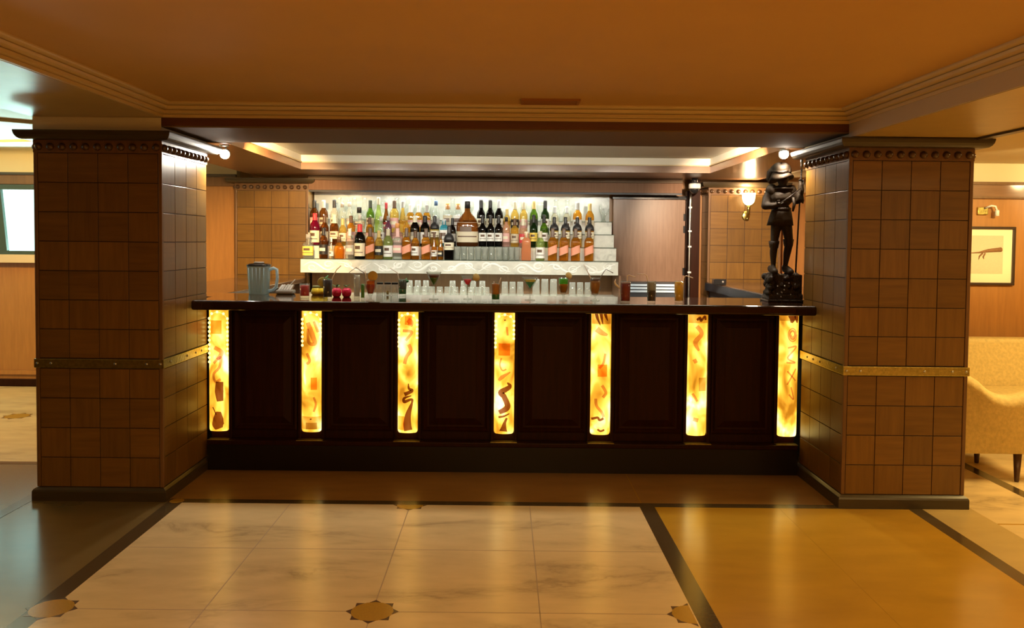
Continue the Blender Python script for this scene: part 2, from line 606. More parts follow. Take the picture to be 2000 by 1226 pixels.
# beams over the pillars
struct('beam', MB().box(CLX1, CRX0, CY0, CY1, 2.112, 2.158), 'beam_brown', 'dark brown fascia beam spanning the two front pillars', 'beam')
bu = obj('beam_underside', MB().box(CLX1, CRX0, CY0 + .002, CY1, 2.103, 2.1115), 'beam_grey', bpy.data.objects['beam'])
struct('beam', MB().box(CLX0, CLX1 - .001, -4, CY1, 2.155, 2.34), 'soffit_paint', 'olive soffit beam running over the window-side pillar', 'beam')
struct('beam', MB().box(CLX0, CLX1 - .002, CY0 - .004, CY1, 2.0755, 2.1545), 'white_paint', 'cream block between window-side pillar and soffit', 'beam')
rb = struct('beam', MB().box(CRX0 + .001, CRX1, -4, CY1, 2.08, 2.34), 'soffit_paint', 'golden soffit beam running over the sofa-side pillar', 'beam')
obj('fascia', MB().box(CRX0 - .006, CRX0 + .0005, -4, CY0, 2.082, 2.158), 'soffit_grey', rb)
obj('edge_moulding', MB().box(CRX1 - .03, CRX1 + .02, -4, CY1, 2.068, 2.0795), 'cap_wood', rb)
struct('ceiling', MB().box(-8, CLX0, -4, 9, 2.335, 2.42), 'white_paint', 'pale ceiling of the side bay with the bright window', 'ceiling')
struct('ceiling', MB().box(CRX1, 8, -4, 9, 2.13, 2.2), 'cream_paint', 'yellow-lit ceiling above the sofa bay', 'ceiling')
# ring moulding on the window bay's ceiling
rp = [(-5.0 + 1.7 * math.cos(t), 6.6 + .9 * math.sin(t), 2.33) for t in [2 * math.pi * k / 48 for k in range(49)]]
struct('trim_2', MB().tube(rp, .02, 8), 'cream_trim', 'oval cream moulding on the pale ceiling of the window bay', 'moulding')
# bar ceiling: tray and dropped soffits
TX0, TX1, TY1 = -1.79, 1.80, 7.40
struct('ceiling', MB().box(TX0, TX1, CY1, TY1, 2.226, 2.3), 'white_paint', 'recessed cream tray ceiling above the bar', 'ceiling')
sf = MB()
sf.box(-2.42, TX0, CY1 + .001, BY1, ZS, 2.16)
sf.box(TX1, 2.45, CY1 + .001, BY1, ZS, 2.16)
sf.box(TX0, TX1, TY1, BY1, ZS, 2.16)
so = struct('trim_3', sf, 'soffit_wood', 'dropped brown wood soffit framing the tray ceiling of the bar', 'soffit')
su = MB()
su.box(-2.42, TX0, CY1 + .001, BY1, 2.16, 2.3)
su.box(TX1, 2.45, CY1 + .001, BY1, 2.16, 2.3)
su.box(TX0, TX1, TY1, BY1, 2.16, 2.3)
obj('cream_upstand', su, 'white_paint', so)
obj('lip', MB().box(TX0, TX1, TY1 - .012, TY1, 2.158, 2.168).box(TX0, TX0 + .012, CY1, TY1, 2.158, 2.168).box(TX1 - .012, TX1, CY1, TY1, 2.158, 2.168), 'cream_trim', so)
struct('ceiling', MB().box(-2.63, -2.42, CY1, 9, 2.30, 2.335).box(2.45, 2.62, CY1, 9, 2.19, 2.3), 'cream_paint', 'narrow cream ceiling strip beside the bar soffit', 'ceiling')

# ------------------------------------------------------------------ walls
WB = 8.50
struct('wall_back', MB().box(-3.2, 3.6, WB, WB + .1, 0, 2.34), 'panel_wood', 'back wall behind the bar shelves', 'wall')
# window bay wall with its window opening
WX0, WX1, WZ0, WZ1 = -6.3, -4.36, 1.315, 1.975
wl = MB()
wl.box(-8, WX0, 8.3, 8.4, 0, 2.10)
wl.box(WX1, -2.64, 8.3, 8.4, 0, 2.10)
wl.box(WX0, WX1, 8.3, 8.4, 0, WZ0)
wl.box(WX0, WX1, 8.3, 8.4, WZ1, 2.10)
w = struct('wall_window_side', wl, 'panel_wood', 'orange wood wall with the bright window and cream band on top', 'wall')
obj('cream_band', MB().box(-8, -2.64, 8.295, 8.4, 2.10, 2.335), 'cream_paint', w)
obj('head_trim', MB().box(-8, -2.64, 8.27, 8.2995, 2.0, 2.10), 'trim_wood', w)
obj('head_trim', MB().box(-8, -2.64, 8.25, 8.2995, 2.09, 2.115), 'cap_wood', w)
struct('baseboard_window_side', MB().box(-8, -2.64, 8.27, 8.299, 0, .075), 'mahogany', 'dark baseboard under the window wall', 'baseboard', .004)
struct('trim_4', MB().box(-8, -2.64, 8.28, 8.299, .12, .16), 'panel_wood', 'raised wood rail above the window wall baseboard', 'rail')
wn = thing('window_1', 'bright daylight window with tilted dark green sash', 'window', (0, 0, 0), kind='structure')
fr = MB()
fr.box(WX0, WX1, 8.26, 8.33, WZ1 - .03, WZ1 + .02)
fr.box(WX0, WX1, 8.26, 8.33, WZ0 - .005, WZ0 + .03)
fr.box(WX0, WX0 + .04, 8.26, 8.33, WZ0, WZ1)
fr.box(WX1 - .04, WX1, 8.26, 8.33, WZ0, WZ1)
obj('window_frame', fr, 'window_frame', wn)
def sash(u, v, wv):
    return (u, 8.29 + wv, v)
mt = MB()
a, b = at(4, 368, 8.3), at(17, 490, 8.3)
mt.prism([(a.x - .07, WZ1 - .03), (a.x, WZ1 - .03), (b.x, WZ0 + .03), (b.x - .07, WZ0 + .03)], sash, -.02, .02)
obj('sash_rail', mt, 'window_frame', wn)
obj('sill', MB().box(WX0 - .03, WX1 + .03, 8.22, 8.3, WZ0 - .085, WZ0 - .006), 'sill_cream', wn)
m_, nt_, out_ = mat('window_glass')
gt_ = N(nt_, 'ShaderNodeBsdfTransparent')
gt_.inputs[0].default_value = (.95, 1, .98, 1)
nt_.links.new(gt_.outputs[0], out_.inputs[0])
obj('glass_pane', MB().box(WX0, WX1, 8.335, 8.34, WZ0, WZ1), m_, wn)
# sofa bay wall
SWY = 6.60
w = struct('wall_sofa_side', MB().box(2.62, 8, SWY, SWY + .1, 0, 1.975), 'panel_wood', 'orange wood wall behind the sofa with a picture', 'wall')
obj('cream_band', MB().box(2.62, 8, SWY, SWY + .1, 1.975, 2.13), 'cream_paint', w)
obj('frieze', MB().box(2.62, 8, SWY - .02, SWY - .0005, 1.86, 1.975), 'soffit_wood', w)
obj('frieze_rail', MB().box(2.62, 8, SWY - .035, SWY - .0205, 1.962, 1.985).box(2.62, 8, SWY - .03, SWY - .0205, 1.855, 1.87), 'trim_wood', w)
struct('wall_side_return', MB().box(3.2, 3.3, SWY + .1, WB, 0, 2.13), 'panel_wood', 'short orange wood wall behind the statue, past the lamp-lit pillar', 'wall')
w2 = struct('wall_back_recess', MB().box(2.705, 3.2, 8.42, 8.5, 0, 2.0), 'panel_wood', 'strip of plain orange wood wall between lamp-lit pillar and statue', 'wall')
obj('cream_band', MB().box(2.705, 3.2, 8.42, 8.5, 2.0, 2.13), 'cream_paint', w2)
struct('baseboard_sofa_side', MB().box(2.62, 8, SWY - .02, SWY - .001, 0, .09), 'mahogany', 'dark baseboard under the sofa wall', 'baseboard')
struct('wall_left', MB().box(-8.1, -8, -4, 9, 0, 2.42), 'cream_paint', 'far side wall of the window bay', 'wall')
struct('wall_right', MB().box(8, 8.1, -4, 9, 0, 2.42), 'panel_wood', 'far side wall of the sofa bay', 'wall')
struct('wall_rear', MB().box(-8, 8, -4.1, -4, 0, 2.42), 'panel_wood', 'rear wall of the front room', 'wall')

# ------------------------------------------------------------------ pillars
def tiles(mb, axis, f, a0, a1, rows, n, out=.006, gap=.0023):
    """tile slabs on a face; axis 'x': face spans x at y=f facing -y (out<0 flips)"""
    step = (a1 - a0) / n
    for z0, z1 in rows:
        for k in range(n):
            u0, u1 = a0 + k * step + gap, a0 + (k + 1) * step - gap
            lo, hi = (f - out, f) if out > 0 else (f, f - out)
            ch = .0006
            def quad(u, v, w):
                return (u, w, v) if axis == 'x' else (w, u, v)
            surf = lo if out > 0 else hi
            base = hi if out > 0 else lo
            l0 = [quad(u, v, base) for u, v in ((u0, z0 + gap), (u1, z0 + gap), (u1, z1 - gap), (u0, z1 - gap))]
            mid = base + (surf - base) * .93
            l1 = [quad(u, v, mid) for u, v in ((u0, z0 + gap), (u1, z0 + gap), (u1, z1 - gap), (u0, z1 - gap))]
            l2 = [quad(u, v, surf) for u, v in ((u0 + ch, z0 + gap + ch), (u1 - ch, z0 + gap + ch), (u1 - ch, z1 - gap - ch), (u0 + ch, z1 - gap - ch))]
            mb.rings([l0, l1, l2], False, True)

ROWS_LO = [(.076 + k * .16825, .076 + (k + 1) * .16825) for k in range(4)]
ROWS_HI = [(.807 + k * .16414, .807 + (k + 1) * .16414) for k in range(7)]
stud_me = MB().ball((0, 0, 0), .0215, 12, 5, z0=0.0).mesh('stud', 'stud_wood')
rivet_me = MB().ball((0, 0, 0), .0075, 10, 4, sz=(1, 1, .6), z0=0.0).mesh('rivet', 'steel')

def pillar(x0, x1, y0, y1, label, nx, ny, band=True, faces=('front', 'in', 'out'), inner=+1):
    t = thing('pillar', label, 'pillar', (0, 0, 0), kind='structure')
    e = .008
    obj('core', MB().box(x0 + e, x1 - e, y0 + e, y1 - e, 0, 2.03), 'dark_groove', t)
    cl = MB()
    rows = ROWS_LO + ROWS_HI if band else ROWS_LO + [(.749, .807)] + ROWS_HI
    es = .022
    tiles(cl, 'x', y0 + e, x0 + es, x1 - es, rows, nx)
    tiles(cl, 'y', x1 - e, y0 + es, y1 - .004, rows, ny, out=-.006)
    tiles(cl, 'y', x0 + e, y0 + es, y1 - .004, rows, ny, out=.006)
    obj('tile_cladding', cl, 'tile_wood', t)
    et = MB()
    et.box(x0, x0 + es - .001, y0, y0 + es - .001, .076, 2.0)
    et.box(x1 - es + .001, x1, y0, y0 + es - .001, .076, 2.0)
    o = obj('corner_trim', MB().box(x0, x0 + es - .001, y0, y0 + es - .001, .076, 1.96), 'trim_wood', t, bevel=.003)
    o = obj('corner_trim', MB().box(x1 - es + .001, x1, y0, y0 + es - .001, .076, 1.96), 'trim_wood', t, bevel=.003)
    obj('stud_rail', MB().rect_stack(x0, x1, y0, y1, [(-.001, 1.957), (.001, 1.957), (.001, 2.03), (-.001, 2.03)]), 'trim_wood', t)
    obj('cornice_cap', MB().rect_stack(x0, x1, y0, y1, [(0, 2.026), (.040, 2.026), (.052, 2.029), (.062, 2.037), (.070, 2.050), (.074, 2.066), (.074, 2.075), (0, 2.075)]), 'cap_wood', t)
    obj('base_board', MB().rect_stack(x0, x1, y0, y1, [(.02, 0.0), (.02, .052), (.016, .062), (.006, .070), (0, .074)]), 'cap_wood' if band else 'mahogany', t)
    n = 11
    for k in range(n):
        x = x0 + .03 + (x1 - x0 - .06) * k / (n - 1)
        s = obj('stud', stud_me, None, t, (x, y0 - .001, 1.990)); s.rotation_euler = (R(90), 0, 0)
    ns = max(3, round((y1 - y0) / .0655))
    for k in range(ns):
        y = y0 + .03 + (y1 - y0 - .06) * k / (ns - 1)
        s = obj('stud', stud_me, None, t, (x1 + .001, y, 1.990)); s.rotation_euler = (0, R(90), 0)
        s = obj('stud', stud_me, None, t, (x0 - .001, y, 1.990)); s.rotation_euler = (0, R(-90), 0)
    if band:
        bb = obj('brass_band', MB().rect_stack(x0, x1, y0, y1, [(-.004, .753), (.005, .753), (.006, .756), (.006, .800), (.005, .803), (-.004, .803)]), 'brass', t)
        for x in (x0 + .012, x0 + .09, x0 + .45, x1 - .09, x1 - .012):
            s = obj('rivet', rivet_me, None, bb, (x, y0 - .006, .778)); s.rotation_euler = (R(90), 0, 0)
        for y in (y0 + .1, y0 + .35, y1 - .22, y1 - .12):
            s = obj('rivet', rivet_me, None, bb, (x1 + .006, y, .778)); s.rotation_euler = (0, R(90), 0)
            s = obj('rivet', rivet_me, None, bb, (x0 - .006, y, .778)); s.rotation_euler = (0, R(-90), 0)
    return t

pillar(CLX0, CLX1, CY0, CY1, 'square pillar clad in brown wood tiles at the window-side end of the bar', 4, 4)
pillar(CRX0, CRX1, CY0, CY1 - .03, 'square pillar clad in brown wood tiles between the bar and the cream sofa', 4, 4)
pillar(CLX0, CLX1, BY0, BY1 - .01, 'wood-tiled pillar behind the bar, beside the bottle shelves', 4, 2, False)
pillar(1.985, 2.70, BY0, BY1 - .01, 'wood-tiled pillar behind the statue carrying the lit wall lamp', 4, 2, False)

# ------------------------------------------------------------------ bar counter
bar = thing('bar_counter', 'long dark mahogany bar counter with seven lit amber glass strips', 'bar counter', (0, 5.4, 0))
BX0, BX1 = CLX1 + .008, CRX0 - .008
PX0, PX1 = CLX1 + .022, CRX0 - .022
yb = lambda y: y - 5.4
obj('carcass', MB().box(PX0, PX1, yb(5.42), yb(5.80), .196, 1.049), 'mahogany', bar)
obj('plinth', MB().box(PX0, PX1, yb(5.345), yb(5.80), 0, .165), 'plinth_black', bar)
obj('plinth_ledge', MB().box(PX0, PX1, yb(5.335), yb(5.80), .1652, .1955), 'mahogany', bar, bevel=.006)
# counter top, a bullnosed slab between the pillars that widens behind them
ct = MB()
poly = [(BX0, yb(5.10)), (BX1, yb(5.10)), (BX1, yb(5.435)), (2.62, yb(5.435)), (2.62, yb(5.82)), (-2.62, yb(5.82)), (-2.62, yb(5.435)), (BX0, yb(5.435))]
ct.prism(poly, lambda u, v, w: (u, v, w), 1.05, ZTOP)
obj('countertop', ct, 'counter_wood', bar, bevel=.014, seg=4)
LX = [at(px, 735, 5.40).x for px in (420, 611, 800, 988, 1176, 1363, 1550)]
LX = [(LX[0] + LX[-1]) / 2 + (k - 3) * (LX[-1] - LX[0]) / 6 for k in range(7)]
LX = [min(max(x, BX0 + .067), BX1 - .067) for x in LX]
HW, ZB, ZT, SAG = .0645, .243, 1.046, .032

def curve_pt(s, z, lift=0.0):
    """s in -1..1 across the strip; the strip bulges towards the room"""
    a = s * R(62)
    rr = HW / math.sin(R(62))
    d = rr * math.cos(a) - rr * math.cos(R(62))
    return Vector((s_to_x(s), yb(5.418) - d * (SAG / (rr - rr * math.cos(R(62)))) - .006 - lift, z))

def s_to_x(s):
    return HW * math.sin(s * R(62)) / math.sin(R(62))

def strip_mesh():
    mb = MB()
    zs = [ZB + .022 * (1 - math.cos(R(90) * k / 5)) for k in range(6)] + [ZB + .022 + (ZT - ZB - .022) * k / 12 for k in range(1, 13)]
    loops = []
    for z in zs:
        w = 1.0
        if z < ZB + .022:
            q = (ZB + .022 - z) / .022
            w = 1 - .30 * (1 - math.sqrt(max(0, 1 - q * q)))
        loops.append([curve_pt(-w + 2 * w * k / 14, z) for k in range(15)] + [Vector((w * HW, yb(5.418), z)), Vector((-w * HW, yb(5.418), z))])
    mb.rings(loops, True, True, True)
    return mb

def ribbon(mb, pts, w, lift=.003):
    """painted stroke: pts (s, t) with t 0 top .. 1 bottom; w half-width in s units (list or number)"""
    P = [Vector((p[0] * HW, -p[1] * (ZT - ZB - .012))) for p in pts]
    fine, wf = [], []
    ws = w if isinstance(w, (list, tuple)) else [w] * len(P)
    for i in range(len(P) - 1):
        p0, p1, p2, p3 = P[max(i - 1, 0)], P[i], P[i + 1], P[min(i + 2, len(P) - 1)]
        for k in range(7):
            t = k / 7
            fine.append(.5 * (2 * p1 + (p2 - p0) * t + (2 * p0 - 5 * p1 + 4 * p2 - p3) * t * t + (3 * p1 - p0 - 3 * p2 + p3) * t ** 3))
            wf.append(ws[i] + (ws[i + 1] - ws[i]) * t)
    fine.append(P[-1]); wf.append(ws[-1])
    L, Rr = [], []
    for i, p in enumerate(fine):
        d = (fine[min(i + 1, len(fine) - 1)] - fine[max(i - 1, 0)])
        d = d.normalized() if d.length > 1e-9 else Vector((0, 1))
        nrm = Vector((-d.y, d.x)) * wf[i] * HW
        L.append(p + nrm); Rr.append(p - nrm)
    def to3(q):
        s = max(-.97, min(.97, q.x / HW))
        s = math.asin(s * math.sin(R(62))) / R(62)
        return curve_pt(s, ZT - .006 + q.y, lift)
    vs, fs = [], []
    NA = 8
    for a, b in zip(L, Rr):
        vs += [to3(a.lerp(b, q / NA)) for q in range(NA + 1)]
    for i in range(len(L) - 1):
        for q in range(NA):
            j = i * (NA + 1) + q
            fs.append((j, j + 1, j + NA + 2, j + NA + 1))
    mb.add(vs, fs, True)

def patch(mb, s0, s1, t0, t1, lift=.0025):
    sm = (s0 + s1) / 2
    ribbon(mb, [(sm, t0), (sm, (t0 + t1) / 2), (sm, t1)], (s1 - s0) / 2, lift)

def spiral(c, r, turns=2.0, n=22, sq=.12):
    return [(c[0] + r * (1 - .5 * k / n) * math.cos(2 * math.pi * turns * k / n), c[1] + sq * r * (1 - .5 * k / n) * math.sin(2 * math.pi * turns * k / n)) for k in range(n + 1)]

ART = [   # (ink strokes, soft strokes, orange patches, tan patches)
    dict(ink=[([(.1, .845), (.05, .90), (.02, .95), (.15, .985)], [.22, .5, .6, .35]), ([(-.5, .81), (-.3, .84), (-.15, .87)], .06), ([(.2, .60), (.15, .68), (.25, .76)], [.35, .42, .3])],
         soft=[([(-.4, .45), (.3, .40), (.2, .48), (-.4, .54), (-.2, .60), (.3, .58)], .13), ([(-.3, .32), (.4, .36), (.0, .42)], .2)], orange=[(-.7, .4, .10, .21)], tan=[]),
    dict(ink=[([(0, .895), (.02, .905)], .09)],
         soft=[([(-.3, .11), (.1, .2), (.4, .28), (-.2, .27), (-.3, .16)], [.22, .26, .2, .16, .1]), ([(.3, .1), (.7, .19)], .12), ([(-.4, .36), (-.1, .42), (-.4, .45)], .14), ([(.3, .72), (.5, .78), (.3, .84)], .1)],
         orange=[(-.0, .6, .56, .66)], tan=[(-.95, .95, .88, .985), (-.5, .6, .93, .985)]),
    dict(ink=[([(.1, .985), (.0, .93), (.1, .85), (.45, .76), (.4, .73), (-.3, .75), (-.3, .72), (.4, .70)], [.42, .40, .28, .1, .12, .16, .12, .05]), ([(.1, .60), (.15, .64), (.45, .66), (-.3, .69)], [.04, .12, .16, .2])],
         soft=[([(-.5, .17), (.4, .18), (-.2, .25)], .14), ([(.1, .28), (.3, .33), (-.1, .38), (-.3, .44)], .18), ([(0, .08), (.3, .10), (.2, .13)], .25)],
         orange=[(-.95, -.3, .87, .985), (-.3, .4, .05, .12)], tan=[]),
    dict(ink=[([(.3, .585), (.55, .62), (-.3, .665), (.0, .70), (.35, .77), (.2, .80), (-.5, .83)], [.05, .22, .30, .26, .28, .30, .2]), ([(-.55, .87), (.0, .86), (.55, .84)], [.1, .1, .05]), ([(.3, .875), (.1, .91), (.0, .95), (-.05, .985)], [.1, .14, .25, .42]), ([(0, .07), (.02, .08)], .09)],
         soft=[([(-.3, .385), (-.45, .44), (-.2, .485), (.2, .475)], .08), ([(-.55, .57), (-.2, .54), (.6, .50)], [.12, .2, .05]), ([(.2, .13), (.3, .2)], .1)], orange=[(-.6, .55, .265, .365)], tan=[]),
    dict(ink=[([(-.55, .012), (-.45, .05), (-.15, .11)], [.16, .14, .03]), ([(-.1, .012), (-.02, .05), (.1, .10)], [.17, .13, .03]), ([(.3, .012), (.42, .04), (.6, .075)], [.16, .13, .03]), ([(-.9, .88), (-.3, .865), (-.1, .885), (.3, .87)], .12), ([(-.3, .96), (.0, .975), (.4, .965)], .1)],
         soft=[([(-.5, .14), (.0, .17), (.6, .19)], [.3, .26, .1]), ([(-.5, .71), (-.4, .77), (.1, .82), (.3, .86)], .14), ([(.1, .6), (.5, .66), (.2, .7)], .15), ([(-.2, .46), (.2, .42), (.4, .34)], .12)],
         orange=[(-.35, .6, .43, .53)], tan=[(-.95, .95, .0, .10)]),
    dict(ink=[([(-.2, .06), (.1, .04), (.2, .065), (.6, .03), (.7, .06)], .12)],
         soft=[([(-.2, .11), (.3, .17), (-.3, .24), (.05, .31)], [.2, .22, .24, .1]), ([(-.5, .66), (-.2, .70), (.0, .725)], .12), ([(-.4, .38), (-.2, .41)], .18), ([(-.4, .87), (.1, .88)], .2)],
         orange=[], tan=[(-.95, .95, 0.0, .085), (.1, .9, .53, .64)]),
    dict(ink=[([(.15, .012), (.2, .04), (.1, .075)], [.42, .34, .10]), ([(.6, .012), (.65, .04), (.75, .075)], [.25, .2, .08])],
         soft=[(spiral((.25, .17), .5), .06), (spiral((.25, .17), .3, 1.5), .06), ([(-.2, .28), (.7, .27), (-.2, .36), (.6, .40), (-.3, .40)], .08), ([(-.2, .47), (.7, .55)], .08), ([(.7, .45), (-.2, .58)], .08), ([(.2, .6), (.5, .7), (.0, .66)], .08)],
         orange=[], tan=[(-.95, .95, 0.0, .06)]),
]
strip_me = strip_mesh().mesh('light_strip', 'amber_panel')
for k, x in enumerate(LX):
    o = obj('light_strip', strip_me, None, bar, (x, 0, 0))
    for key, mname, lift in (('ink', 'ink', .0045), ('soft', 'ink_soft', .0035)):
        for pts, wv in ART[k][key]:
            mb = MB()
            ribbon(mb, pts, wv, lift)
            obj('painted_motif', mb, mname, o)
    for key, mname, lift in (('orange', 'ink_orange', .002), ('tan', 'ink_tan', .0027)):
        for (s0, s1, t0, t1) in ART[k][key]:
            mb = MB()
            patch(mb, s0, s1, t0, t1, lift)
            obj('painted_motif', mb, mname, o)
    if k < 4:
        nb = [11, 7, 7, 7][k]
        pts = [(-.86, .035 * i + .05) for i in range(nb, 0, -1)] + [(-.5, .045), (0, .03), (.5, .045)] + [(.86, .035 * i + .05) for i in range(1, nb - 1)]
        mb = MB()
        P3 = []
        for s, t in pts:
            p = curve_pt(s, ZT - .006 - t * (ZT - ZB), .006)
            P3.append(p)
            mb.ball(p, .0088, 8, 5)
        mb.tube(P3, .0006, 5)
        obj('light_string', mb, 'led', o)
    obj('ledge_glint', MB().box(max(x - .085, PX0), min(x + .085, PX1), yb(5.338), yb(5.40), .1957, .1985), 'brass', bar)  # brass plate added for the light each strip throws on the ledge
    for s in (-1, 1):
        xx = x + s * (HW + .012)
        if BX0 < xx - .012 and xx + .012 < BX1:
            obj('pilaster', MB().box(xx - .011, xx + .011, yb(5.392), yb(5.4195), .197, 1.048), 'mahogany', bar, bevel=.005)
for k in range(6):
    a, b = LX[k] + HW + .03, LX[k + 1] - HW - .03
    mb = MB()
    def fr_(d):
        return [(a + d, .25 + d), (b - d, .25 + d), (b - d, 1.03 - d), (a + d, 1.03 - d)]
    prof = [(0, 5.4195), (0, 5.405), (.012, 5.400), (.022, 5.408), (.030, 5.416), (.042, 5.417), (.085, 5.402), (.088, 5.400)]
    mb.rings([[(u, yb(y), z) for u, z in fr_(d)] for d, y in prof], True, True)
    obj('front_panel', mb, 'mahogany', bar)

# ------------------------------------------------------------------ return counters
def side_counter(label, x0, x1, y0, y1, topm, frontm):
    t = thing('side_counter', label, 'counter', ((x0 + x1) / 2, (y0 + y1) / 2, 0))
    cx, cy = (x0 + x1) / 2, (y0 + y1) / 2
    obj('worktop', MB().box(x0 - cx, x1 - cx, y0 - cy, y1 - cy, 1.068, 1.108), topm, t, bevel=.006)
    obj('cabinet_base', MB().box(x0 + .03 - cx, x1 - .03 - cx, y0 + .01 - cy, y1 - .01 - cy, 0, 1.0675), frontm, t)
    return t
side_counter('brown return counter behind the bar on the blender side', -2.62, -1.93, 5.825, 8.15, 'counter_brown', 'mahogany')
rc = side_counter('brown return counter with blue-grey edge behind the statue', 1.965, 2.66, 5.825, 8.15, 'counter_brown', 'blue_steel')
obj('edge_strip', MB().box(-.36, -.349, -1.16, 1.16, 1.03, 1.10), 'blue_steel', rc)
for k in range(4):
    obj('drawer', MB().box(-.335, -.3185, -1.1 + k * .55, -.6 + k * .55, .70, .98), 'steel', rc, bevel=.004)

# ------------------------------------------------------------------ back bar with bottle tiers
bb = thing('back_bar', 'white marble stepped bottle shelves with carved apron behind the bar', 'shelf unit', (0, 7.85, 0))
SX0, SX1 = -1.905, 1.068
yk = lambda y: y - 7.85
TIER = [(7.85, 1.305), (8.00, 1.432), (8.15, 1.559), (8.30, 1.687)]
obj('apron_slab', MB().box(SX0, SX1, 0, yk(8.42), 1.175, 1.300), 'white_marble', bb, bevel=.004)
for k, (y, z) in enumerate(TIER[1:]):
    obj('tier', MB().box(SX0, SX1 - .004 * k, yk(y) + .006, yk(8.42), TIER[k][1] + .0005, z - .005), 'white_marble', bb, bevel=.003)
for k, (y, z) in enumerate(TIER):
    y1 = TIER[k + 1][0] + .005 if k < 3 else 8.42
    obj('shelf_plate', MB().box(SX0, SX1 + .004, yk(y) - .004, yk(y1), z - .0045, z), 'shelf_glass', bb)
obj('back_panel', MB().box(SX0, SX1 - .02, yk(8.421), yk(8.44), 1.2, 1.96), 'glass_back', bb)
for x in (-.55, .12, .52, .80):
    obj('panel_seam', MB().box(x - .002, x + .002, yk(8.4195), yk(8.4205), 1.69, 1.955), 'grey_box', bb)
# carved swirls on the apron
def swirl(mb, cx, cz, r, a0, a1, w, flip=1):
    n = 16
    pts, rs = [], []
    for k in range(n + 1):
        a = a0 + (a1 - a0) * k / n
        rr = r * (1 - .35 * k / n)
        pts.append((cx + flip * rr * math.cos(a) * 1.25, -.001, cz + rr * math.sin(a)))
        rs.append(w * (.35 + .65 * math.sin(math.pi * k / n)))
    loops = []
    for i, (p, q) in enumerate(zip(pts, rs)):
        d = Vector(pts[min(i + 1, n)]) - Vector(pts[max(i - 1, 0)])
        d.normalize()
        nn = Vector((-d.z, 0, d.x)) * q
        p = Vector(p)
        loops.append([p - nn, p - nn * .5 + Vector((0, -.004, 0)), p + nn * .5 + Vector((0, -.004, 0)), p + nn])
    mb.rings(loops, False, False, True, closed=False)
def ribbon_relief(mb, pts, rs):
    n = len(pts) - 1
    loops = []
    for i in range(n + 1):
        d = Vector(pts[min(i + 1, n)]) - Vector(pts[max(i - 1, 0)])
        d.normalize()
        nn = Vector((-d.z, 0, d.x)) * rs[i]
        p = Vector(pts[i])
        loops.append([p - nn, p - nn * .5 + Vector((0, -.004, 0)), p + nn * .5 + Vector((0, -.004, 0)), p + nn])
    mb.rings(loops, False, False, True, closed=False)
rnd = random.Random(11)
for k in range(9):
    xa_ = SX0 + .03 + k * .327
    wv = .30
    mb = MB()
    pts = [(xa_ + wv * i / 24, -.001, 1.237 + .036 * math.sin(2 * math.pi * i / 24 + k)) for i in range(25)]
    ribbon_relief(mb, pts, [.004 + .007 * math.sin(math.pi * i / 24) for i in range(25)])
    obj('carved_scroll', mb, 'relief', bb)
    for q in (0, 1):
        cx_ = xa_ + wv * (.27 + .5 * q)
        cz_ = 1.237 + (.016 if (q + k) % 2 else -.016)
        mb = MB()
        r0_ = rnd.uniform(.026, .036)
        n_ = 26
        pts = []
        for i in range(n_ + 1):
            a_ = rnd.uniform(0, .02) + 2 * math.pi * 1.25 * i / n_ * (1 if q else -1) + k
            rr = r0_ * (1 - .62 * i / n_)
            pts.append((cx_ + 1.5 * rr * math.cos(a_), -.0008, cz_ + rr * math.sin(a_)))
        ribbon_relief(mb, pts, [.003 + .006 * math.sin(math.pi * min(1, 1.2 * i / n_)) if i < n_ * .83 else .003 for i in range(n_ + 1)])
        obj('carved_scroll', mb, 'relief', bb)
# lower part
obj('lower_counter', MB().box(SX0, SX1 + .06, yk(7.72), yk(8.42), .93, .968), 'white_marble', bb, bevel=.004)
obj('cabinet_base', MB().box(SX0 + .01, SX1 + .05, yk(7.76), yk(8.42), 0, .9295), 'mahogany', bb)
obj('recess_back', MB().box(SX0 + .01, SX1, yk(8.28), yk(8.30), .969, 1.1745), 'trim_wood', bb)
obj('end_panel', MB().box(SX1 + .0, SX1 + .02, yk(7.80), yk(8.42), .969, 1.1745), 'door_wood', bb)
# header over the shelves
hd = thing('header_board', 'brown wood header board with greenish moulding above the bottle shelves', 'header', (0, 8.17, 0), kind='structure')
obj('board', MB().box(-1.905, 1.72, 0, .03, 1.966, 2.062), 'header_wood', hd, bevel=.003)
obj('moulding', MB().box(-1.905, 1.72, -.03, .03, 2.0625, 2.0995), 'beam_grey', hd, bevel=.006)
obj('black_edge', MB().box(-1.905, 1.72, .002, .03, 1.948, 1.9655), 'slat_dark', hd)

# ------------------------------------------------------------------ door, post, louvre, pipe
dr = thing('door_1', 'brown wood door beside the bottle shelves under the header', 'door', (1.44, 8.40, 0), kind='structure')
obj('door_leaf', MB().box(-.355, .365, 0, .04, .02, 1.915), 'door_wood', dr, bevel=.003)
obj('door_frame', MB().box(.367, .455, -.06, .04, 0, 2.0), 'mahogany', dr)
obj('door_frame', MB().box(-.365, .366, -.03, .04, 1.917, 1.95), 'black_plastic', dr)
for z in (1.74, 1.62, 1.2):
    obj('hinge', MB().box(.345, .364, -.012, -.0005, z - .035, z + .035), 'black_plastic', dr)
pst = thing('service_post', 'dark post with conduit between the door and the lamp-lit tiled pillar', 'post', (1.855, 8.2, 0))
obj('post_board', MB().box(-.035, .045, -.02, .1, 0, 2.095), 'mahogany', pst)
cd = obj('conduit', MB().tube([(-.052, -.02, .5), (-.052, -.02, 1.0), (-.052, -.02, 1.9), (-.052, -.02, 1.97)], .010, 8), 'steel', pst)
for z in (1.83, 1.6, 1.45, 1.2):
    obj('clamp', MB().box(-.066, -.036, -.034, -.006, z - .008, z + .008), 'white_plastic', pst)
